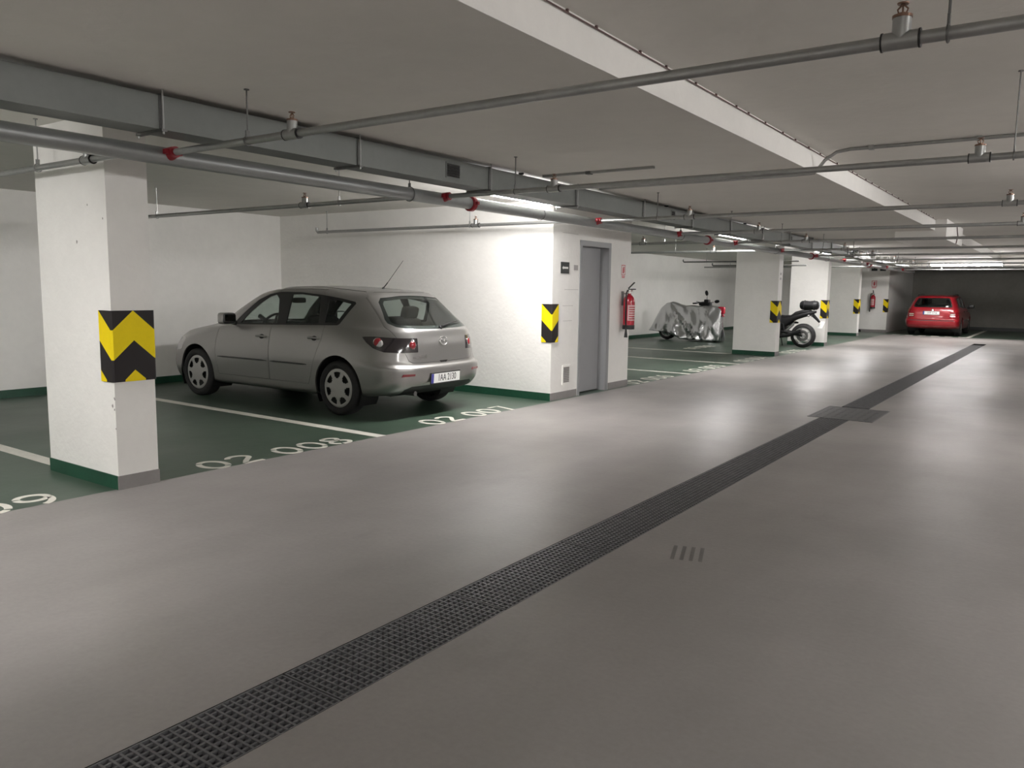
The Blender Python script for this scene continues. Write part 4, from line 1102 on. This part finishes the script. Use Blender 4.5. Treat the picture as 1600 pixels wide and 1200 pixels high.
    TG = [(-.67, .95), (-.66, .62), (.66, .62), (.67, .95), (.675, 1.02), (.565, 1.35), (.50, 1.40), (-.50, 1.40), (-.565, 1.35), (-.675, 1.02)]
    LAMP = [(-.1, .66), (.30, .66), (.33, .86), (-.1, .86)]
    S = sk.shell(0, .024)
    S = boolop(S, cutter(cyl_cut(RX, WR+.01, AR, .58, 1.1), cyl_cut(RX, WR+.01, AR, -1.1, -.58), cyl_cut(FX, WR+.01, AR, .58, 1.1), cyl_cut(FX, WR+.01, AR, -1.1, -.58)), 'DIFFERENCE')
    for c in (cutter(*both(DLO, .3, 1.1)), cutter((RW, 'x', -.3, .8)), cutter((WS, 'x', 2.5, 3.7)), cutter(*both(LAMP, .55, 1.1))): S = boolop(S, c, 'DIFFERENCE')
    tg = link('tailgate', boolop(S.copy(), cutter((grow(TG, -.003), 'x', -.3, .70)), 'INTERSECT'), 'red_paint', car, 32)
    B = boolop(S, cutter((grow(TG, .003), 'x', -.3, .70)), 'DIFFERENCE')
    BMP = [(-.2, .18), (.60, .18), (.60, .50), (.40, .615), (-.2, .615)]
    bp = boolop(B.copy(), cutter((BMP, 'y', -1.1, 1.1)), 'INTERSECT')
    B = boolop(B, cutter((BMP, 'y', -1.1, 1.1)), 'DIFFERENCE')
    link('body', B, 'red_paint', car, 32); bumper = link('rear_bumper', bp, 'red_paint', car, 32)
    mb = MB()
    for y in np.linspace(-.80, .80, 24):
        pass
    pts = []
    for y in np.linspace(-.70, .70, 22):
        h, nn = sk.hit((-1, y, .555), (1, 0, 0)); pts.append(h+nn*.002)
    MB().tube(pts, .014, 8).build('bumper_strip', 'interior_grey', bumper, 50)
    T = boolop(sk.shell(.004, .012), cutter(*both(DLO, .3, 1.1)), 'INTERSECT')
    for poly in (WF, WRr, WQ): T = boolop(T, cutter(*both(poly, .3, 1.1)), 'DIFFERENCE')
    LM = boolop(sk.shell(-.004, .03), cutter(*both(grow(LAMP, -.003), .555, 1.1)), 'INTERSECT')
    for sgn in (1, -1):
        lo, hi = (.25, 1.1) if sgn > 0 else (-1.1, -.25)
        side = ([(-.3, .5), (3.4, .5), (3.4, 1.6), (-.3, 1.6)], 'y', lo, hi)
        link('window_surround', boolop(T.copy(), cutter(side), 'INTERSECT'), 'black_plastic', car, 32)
        for poly, nm in ((WF, 'front_window'), (WRr, 'rear_side_window'), (WQ, 'quarter_window')):
            link(nm, boolop(sk.shell(.010, .004), cutter((grow(poly, .004), 'y', lo, hi)), 'INTERSECT'), 'car_glass', car, 32)
        lp = link('tail_lamp', boolop(LM.copy(), cutter(side), 'INTERSECT'), 'lamp_red', car, 32)
        h, nn = sk.hit((-1, sgn*.66, .735), (1, 0, 0))
        for dz in (-.02, .04):
            h, nn = sk.hit((-1, sgn*.65, .735+dz), (1, 0, 0))
            place(lp, 'clear_lens', MB().box((-.075, -.018, 0), (.075, .018, .006)).mesh('cl'), 'lamp_clear', h, nn, off=.004)
    link('rear_window', boolop(sk.shell(.005, .004), cutter((grow(RW, -.001), 'x', -.3, .8)), 'INTERSECT'), 'car_glass', tg, 32)
    link('window_band', boolop(boolop(sk.shell(.0095, .006), cutter((grow(RW, -.002), 'x', -.3, .8)), 'INTERSECT'), cutter((grow(RW, -.04), 'x', -.3, .8)), 'DIFFERENCE'), 'black_plastic', tg, 32)
    link('windscreen', boolop(sk.shell(.005, .004), cutter((grow(WS, -.001), 'x', 2.5, 3.7)), 'INTERSECT'), 'car_glass', car, 32)
    h, nn = sk.hit((-1, .02, .815), (1, 0, 0)); number_plate(tg, h, (-1, 0, .12), '1A9 5716', .008)
    h, nn = sk.hit((-1, 0, .925), (1, 0, 0))
    place(tg, 'emblem', MB().lathe([(.036, 0), (.034, .006), (.02, .009), (0, .01)], 20).mesh('eb'), 'chrome', h, nn, off=.001, smooth=50)
    h, nn = sk.hit((-1, -.45, 1.05), (1, 0, 0))
    place(tg, 'window_sticker', MB().box((-.04, -.03, 0), (.04, .03, .002)).mesh('ws'), 'sign_white', h, nn, off=.001)
    h, nn = sk.hit((-1, 0, 1.015), (1, 0, 0)); h2, n2 = sk.hit((-1, .36, 1.05), (1, 0, 0))
    MB().tube([h+nn*.02, h2+n2*.016], [.014, .008], 8).build('rear_wiper', 'black_plastic', tg, 50)
    for sgn in (1, -1):
        pts = [sk.hit((x, sgn*.56, 2), (0, 0, -1))[0]+Vector((0, 0, .035 if 0 < i < 13 else 0)) for i, x in enumerate(np.linspace(.62, 2.2, 14))]
        MB().tube(pts, .014, 8).build('roof_rail', 'black_plastic', car, 50)
        mr = MB(); mr.add(*rounded((2.86, sgn*.95, 1.04), (.13, .20, .13))); mr.tube([(2.86, sgn*.80, .985), (2.86, sgn*.90, 1.0)], .03, 8)
        mo = mr.build('door_mirror', 'black_plastic', car, 60)
        pts = [sk.hit((x, sgn*2, .55), (0, -sgn, 0)) for x in np.linspace(1.45, 3.1, 10)]
        MB().tube([a+b*.002 for a, b in pts], .014, 8).build('side_moulding', 'interior_grey', car, 50)
        for x in (1.62, 2.58):
            h, nn = sk.hit((x, sgn*2, .86), (0, -sgn, 0))
            place(car, 'door_handle', MB().tube([(-.085, 0, .004), (-.07, 0, .028), (.07, 0, .028), (.085, 0, .004)], .012, 8).mesh('dh'), 'black_plastic', h, nn, smooth=60, off=0)
        for x in (RX, FX):
            wheel(car, x, sgn*.755, WR, .20, .215, 5, sgn)
            n = 20; vs = []; fs = []
            for k in range(n+1):
                a = -.55+(PI+1.1)*k/n
                for yy in (.56, .835): vs.append((x+(AR+.002)*math.cos(a), sgn*yy, WR+.01+(AR+.002)*math.sin(a)))
            for k in range(n): fs.append((2*k, 2*k+2, 2*k+3, 2*k+1))
            fs.append(tuple(2*k for k in range(n+1)))
            m2 = MB(); m2.add(vs, fs); m2.build('arch_liner', 'black_plastic', car, 60)
    MB().box((.32, -.56, .255), (4.1, .56, .28)).build('underbody', 'black_plastic', car)
    MB().box((.6, -.70, .42), (3.1, .70, .46)).build('cabin_floor', 'interior', car)
    for y in (.36, -.36): seat(car, 2.15, y, .46)
    rb = MB(); M = Matrix.Translation((1.18, 0, .60)) @ Matrix.Rotation(-.28, 4, 'Y'); vs, fs = rounded((0, 0, .25), (.14, 1.26, .54)); rb.add([M @ Vector(q) for q in vs], fs)
    rb.build('rear_bench_back', 'interior', car, 50)
    MB().box((.30, -.58, .955), (1.05, .58, .97)).build('load_cover', 'interior', car)
    ds = MB(); ds.add(*rounded((3.06, 0, .87), (.50, 1.36, .22))); ds.build('dashboard', 'interior', car, 50)
build_red()

# ================================================================== MOTORCYCLE (tail towards the aisle)
def moto_wheel(parent, x, r, w, rim_r, spokes, mtyre='black_rubber', mrim='rim_alloy'):
    M = axis_M((x, 0, r), (0, 1, 0))
    prof = []
    for k in range(9):
        a = -PI/2+PI*k/8; prof.append((r-.5*w+.5*w*math.cos(a), .5*w*math.sin(a)))
    prof = [(rim_r+.01, -w*.42)]+prof+[(rim_r+.01, w*.42), (rim_r+.01, -w*.42)]
    t = MB().lathe(prof, 44, M, cap=False).build('tyre', mtyre, parent, 50)
    MB().lathe([(rim_r-.02, -w*.30), (rim_r+.014, -w*.40), (rim_r+.014, w*.40), (rim_r-.02, w*.30), (rim_r-.02, -w*.30)], 44, M, cap=False).build('rim', mrim, t, 40)
    mb = MB().lathe([(.0, -.07), (.045, -.07), (.05, -.03), (.05, .03), (.045, .07), (0, .07)], 20, M)
    for k in range(spokes):
        a = 2*PI*k/spokes
        p = lambda rad: (x+rad*math.cos(a), 0, r+rad*math.sin(a))
        mb.tube([p(.03), p(rim_r)], [.022, .014], 8)
    mb.build('hub', mrim, t, 40)
    MB().lathe([(.075, .058), (.135, .058), (.135, .063), (.075, .063), (.075, .058)], 32, M, cap=False).build('brake_disc', 'zinc_dark', t, 40)
    return t
def build_moto():
    # local x forward from the rear axle; heading towards -X world
    t = thing('motorcycle', 'black motorcycle with tail bag, half hidden behind a white column', 'motorcycle', (-5.80, 21.7, 0), PI+.05)
    moto_wheel(t, 0, .325, .17, .215, 5); moto_wheel(t, 1.45, .315, .13, .22, 5)
    mb = MB()
    for s in (-1, 1): mb.tube([(0, s*.13, .325), (.30, s*.13, .39), (.55, s*.10, .43)], [.030, .042, .05], 10)
    mb.tube([(.50, -.13, .43), (.50, .13, .43)], .05, 10).build('swingarm', 'moto_black', t, 50)
    MB().lathe([(.13, .085), (.15, .09), (.15, .10), (.13, .105), (.13, .085)], 30, axis_M((0, 0, .325), (0, 1, 0)), cap=False).build('sprocket', 'zinc_dark', t, 40)
    # engine block, exhaust, frame
    e = MB(); e.add(*rounded((.78, 0, .45), (.50, .36, .40))); M = Matrix.Translation((.98, 0, .62)) @ Matrix.Rotation(.5, 4, 'Y'); vs, fs = rounded((0, 0, 0), (.26, .30, .34)); e.add([M @ Vector(q) for q in vs], fs)
    e.build('engine', 'moto_black', t, 50)
    MB().tube([(1.05, .12, .55), (1.15, .16, .30), (.75, .2, .24), (.35, .21, .33), (.02, .22, .45)], [.022, .022, .026, .05, .055], 12).build('exhaust', 'moto_black', t, 50)
    MB().tube([(.45, 0, .45), (.30, 0, .60), (.22, 0, .72)], [.04, .045, .03], 10).build('shock_absorber', 'rim_alloy', t, 50)
    f = MB()
    for s in (-1, 1):
        f.tube([(1.22, s*.04, .92), (.85, s*.14, .80), (.50, s*.15, .62), (.48, s*.12, .40)], .028, 8)
        f.tube([(.50, s*.13, .62), (.10, s*.11, .80), (-.22, s*.08, .90)], .016, 8)
    f.build('frame', 'moto_black', t, 50)
    # fuel tank, seat and tail as lofted bodies
    def loft(secs, n=14):
        vs = []; fs = []
        for (x, z, hw, hh) in secs:
            for k in range(n):
                a = 2*PI*k/n; ca, sa = math.cos(a), math.sin(a)
                vs.append((x, hw*math.copysign(abs(ca)**.75, ca), z+hh*math.copysign(abs(sa)**.75, sa)))
        for i in range(len(secs)-1):
            for k in range(n):
                l = (k+1) % n; fs.append((i*n+k, i*n+l, (i+1)*n+l, (i+1)*n+k))
        fs += [tuple(range(n)), tuple((len(secs)-1)*n+k for k in range(n))]
        m = MB(); m.add(vs, fs); return m
    loft([(.62, .84, .10, .06), (.75, .90, .16, .12), (.95, .97, .19, .15), (1.15, 1.0, .17, .13), (1.25, .98, .08, .07)]).build('fuel_tank', 'moto_black', t, 50)
    loft([(.70, .83, .10, .05), (.50, .80, .15, .055), (.32, .815, .16, .055), (.22, .89, .15, .07), (.05, .95, .14, .065), (-.12, .975, .11, .05), (-.18, .98, .06, .03)]).build('seat', 'moto_black', t, 50)
    loft([(.80, .62, .15, .22), (.60, .64, .17, .22), (.48, .68, .17, .17), (.25, .80, .16, .085), (0, .885, .14, .075), (-.18, .935, .10, .055), (-.30, .965, .05, .03)]).build('tail_fairing', 'moto_black', t, 50)
    MB().lathe([(.0, -.012), (.045, -.01), (.05, 0), (.04, .012), (0, .016)], 18, axis_M((-.20, -.0, .87), (-.9, 0, -.2))).build('tail_lamp', 'lamp_clear', t, 50)
    for s in (-1, 1):
        MB().tube([(-.12, s*.10, .86), (-.14, s*.19, .86)], .009, 6).lathe([(0, -.03), (.028, -.02), (.032, 0), (.02, .022), (0, .028)], 12, axis_M((-.15, s*.20, .86), (1, 0, 0))).build('indicator', 'lamp_clear', t, 50)
    # plate holder reaching back and down, plate, mudguard stub, number plate
    MB().tube([(-.20, 0, .90), (-.34, 0, .76), (-.40, 0, .69)], [.05, .035, .025], 8).build('plate_bracket', 'moto_black', t, 50)
    Mp = Matrix.Translation((-.445, 0, .625)) @ Matrix.Rotation(.85, 4, 'Z') @ Matrix.Rotation(-.45, 4, 'Y')
    pl = MB().box((-.004, -.10, -.10), (.004, .10, .10), Mp).build('number_plate', 'plate_white', t)
    MB().tube([(.42, .0, .62), (.30, 0, .68), (.14, 0, .665)], [.05, .045, .02], 8).build('hugger', 'moto_black', t, 50)
    # luggage roll on the tail, strapped down
    bag = MB(); prof = [(0, -.27), (.08, -.265), (.115, -.22), (.122, -.1), (.112, 0), (.122, .1), (.115, .22), (.08, .265), (0, .27)]
    bg = bag.lathe(prof, 18, axis_M((-.12, 0, 1.135), (1, 0, 0)) @ Matrix.Diagonal((1.0, 1.25, .88, 1))).build('tail_bag', 'moto_black', t, 50)
    for x in (-.24, 0.0):
        MB().tube([(x, 0.155*math.cos(2*PI*k/20), 1.135+.128*math.sin(2*PI*k/20)) for k in range(20)], .008, 6, closed=True).build('bag_strap', 'black_rubber', bg, 50)
    # front end
    fk = MB()
    for s in (-1, 1): fk.tube([(1.45, s*.11, .315), (1.16, s*.11, 1.02)], .026, 10)
    fk.build('fork', 'rim_alloy', t, 50)
    MB().tube([(1.02, -.40, 1.07), (1.12, -.22, 1.10), (1.17, 0, 1.06), (1.12, .22, 1.10), (1.02, .40, 1.07)], .014, 8).build('handlebar', 'moto_black', t, 50)
    MB().lathe([(0, -.06), (.09, -.05), (.10, .04), (.07, .06), (0, .065)], 20, axis_M((1.36, 0, .92), (1, 0, 0))).build('headlamp', 'lamp_clear', t, 50)
    MB().tube([(1.24, 0, .62), (1.32, 0, .66), (1.46, 0, .665), (1.62, 0, .60)], [.05, .065, .065, .04], 10).build('front_mudguard', 'moto_black', t, 50)
    MB().tube([(.62, -.16, .32), (.60, -.30, .02)], .012, 8).build('side_stand', 'moto_black', t, 50)
    return t
build_moto()

# ================================================================== SCOOTER UNDER A SILVER COVER
def build_scooter():
    # local x: rear wheel at 0 towards the front at 1.35 ; heading +X world
    t = thing('covered_scooter', 'red scooter under a crumpled silver cover standing by the bay wall', 'scooter', (-9.97, 22.3, 0), -.06)
    t.scale = (1.07, 1, 1)
    moto_wheel(t, 0, .27, .13, .17, 5); moto_wheel(t, 1.42, .26, .12, .17, 5)
    MB().tube([(0, .09, .27), (.25, .1, .30), (.5, .05, .35)], [.06, .08, .08], 10).build('drive_unit', 'moto_black', t, 50)
    b = MB(); b.add(*rounded((.30, 0, .62), (.75, .32, .36))); b.add(*rounded((.80, 0, .28), (.55, .34, .12))); b.add(*rounded((1.22, 0, .62), (.16, .40, .72)))
    b.build('scooter_body', 'scoot_red', t, 50)
    # red apron corner showing past the cover
    r = MB(); r.add(*rounded((1.60, -.02, .92), (.20, .14, .22))); r.tube([(1.62, -.02, .84), (1.68, -.02, .74)], [.035, .018], 8)
    r.build('front_nose', 'scoot_red', t, 50)
    # handlebar with levers and two mirrors
    h = MB(); h.add(*rounded((1.12, 0, 1.10), (.34, .20, .11)))
    h.tube([(.98, -.32, 1.12), (1.12, -.16, 1.15), (1.16, 0, 1.13), (1.12, .16, 1.15), (.98, .32, 1.12)], .018, 10)
    h.build('handlebar', 'moto_black', t, 50)
    for s in (-1, 1):
        MB().tube([(.99, s*.30, 1.12), (.93, s*.40, 1.11)], .022, 10).build('grip', 'moto_black', t, 50)
        MB().tube([(1.16, s*.24, 1.13), (1.02, s*.40, 1.17)], .008, 6).build('brake_lever', 'moto_black', t, 50)
    MB().add(*rounded((1.19, -.05, 1.17), (.14, .16, .12))).build('instrument_pod', 'moto_black', t, 50)
    for (a, bq, c, nm) in (((1.08, .18, 1.14), (1.05, .26, 1.33), (1.01, .28, 1.46), 'l'), ((1.22, -.18, 1.12), (1.46, -.24, 1.16), (1.62, -.28, 1.19), 'r')):
        m = MB().tube([a, bq], .008, 8)
        mo = m.build('mirror_stem', 'moto_black', t, 50)
        v = MB(); d = Vector(c)-Vector(bq)
        v.lathe([(0, -.085), (.03, -.07), (.048, -.02), (.045, .03), (.028, .07), (0, .082)], 16, axis_M(Vector(bq)+d*.65, d) @ Matrix.Diagonal((1, .55, 1, 1)))
        v.build('mirror', 'moto_black', mo, 50)
    # the cover: closed draped sheet, wrapped around the machine with folds
    L0, L1 = -.48, 1.62
    nx, na = 90, 40
    def top(x):
        xs = [-.48, -.40, -.28, -.15, .0, .15, .35, .6, .9, 1.2, 1.45, 1.58, 1.62]
        zs = [.42, .56, .76, .98, 1.12, 1.14, 1.08, 1.04, 1.045, 1.06, 1.05, 1.0, .95]
        return float(np.interp(x, xs, zs))
    def bot(x):
        xs = [-.48, -.35, -.1, .15, .30, .55, .80, 1.0, 1.3, 1.62]
        zs = [.26, .26, .24, .20, .15, .07, .02, .05, .03, .02]
        return float(np.interp(x, xs, zs))
    def half(x):
        return float(np.interp(x, [-.48, -.3, 0, .4, .9, 1.3, 1.62], [.12, .20, .26, .27, .28, .30, .16]))
    rnd = random.Random(5); ph = [rnd.uniform(0, 6.28) for _ in range(8)]
    vs = []; fs = []
    for i in range(nx+1):
        x = L0+(L1-L0)*i/nx; zt, zb, hw = top(x), bot(x), half(x)
        for j in range(na+1):
            u = -1+2*j/na; a = abs(u); sg = -1 if u < 0 else 1     # u=-1 near skirt ... 0 ridge ... 1 far skirt
            if a < .30:
                k = a/.30; y = sg*hw*.55*math.sin(k*PI/2); z = zt-.05*k*k
            else:
                k = (a-.30)/.70; y = sg*(hw*.55+hw*.45*math.sin(k*PI/2)+.05*k*k); z = (zt-.05)*(1-k)+zb*k
            d = max(0., a-.18)/.82
            fold = .040*math.sin(9*x+3.5*z*2+ph[0]+sg)+.030*math.sin(17*x-6*z+ph[1])+.013*math.sin(31*x+9*z+ph[2]*sg)
            # big diagonal tension folds from the seat hump down to the front hem
            t1 = (z-1.10)+1.05*(x-.05); fold += .085*math.exp(-(t1/.06)**2)-.05*math.exp(-((t1-.14)/.07)**2)
            t2 = (z-1.05)+2.2*(x-.12); fold += .04*math.exp(-(t2/.09)**2)
            t3 = (z-.80)-.28*math.cos(2.6*(x-.85))*.5; fold -= .035*math.exp(-(t3/.08)**2)*(1 if .35 < x < 1.4 else 0)
            t4 = x-1.42-.10*math.sin(6*z); fold += .035*math.exp(-(t4/.05)**2)
            vs.append((x+.012*math.sin(14*z+ph[3])*d, y+sg*fold*d, z+.010*math.sin(13*x+ph[4])*(1-d)))
    for i in range(nx):
        for j in range(na):
            o = i*(na+1)+j; fs.append((o, o+1, o+na+2, o+na+1))
    # close the two ends with gathered cloth
    o = len(vs)
    for e, i in ((0, 0), (1, nx)):
        x = (L0-.03) if e == 0 else (L1+.03)
        base = i*(na+1); cx = len(vs); zt, zb = top(L0 if e == 0 else L1), bot(L0 if e == 0 else L1)
        vs.append((x, 0, (zt+zb)/2))
        for j in range(na): fs.append((base+j, base+j+1, cx) if e else (base+j+1, base+j, cx))
        fs.append((base+na, base, cx))
    cv = MB(); cv.add(vs, fs)
    co = cv.build('silver_cover', 'cover_foil', t, 28)
    md = co.modifiers.new('thick', 'SOLIDIFY'); md.thickness = .004; md.offset = 1
    return t
build_scooter()
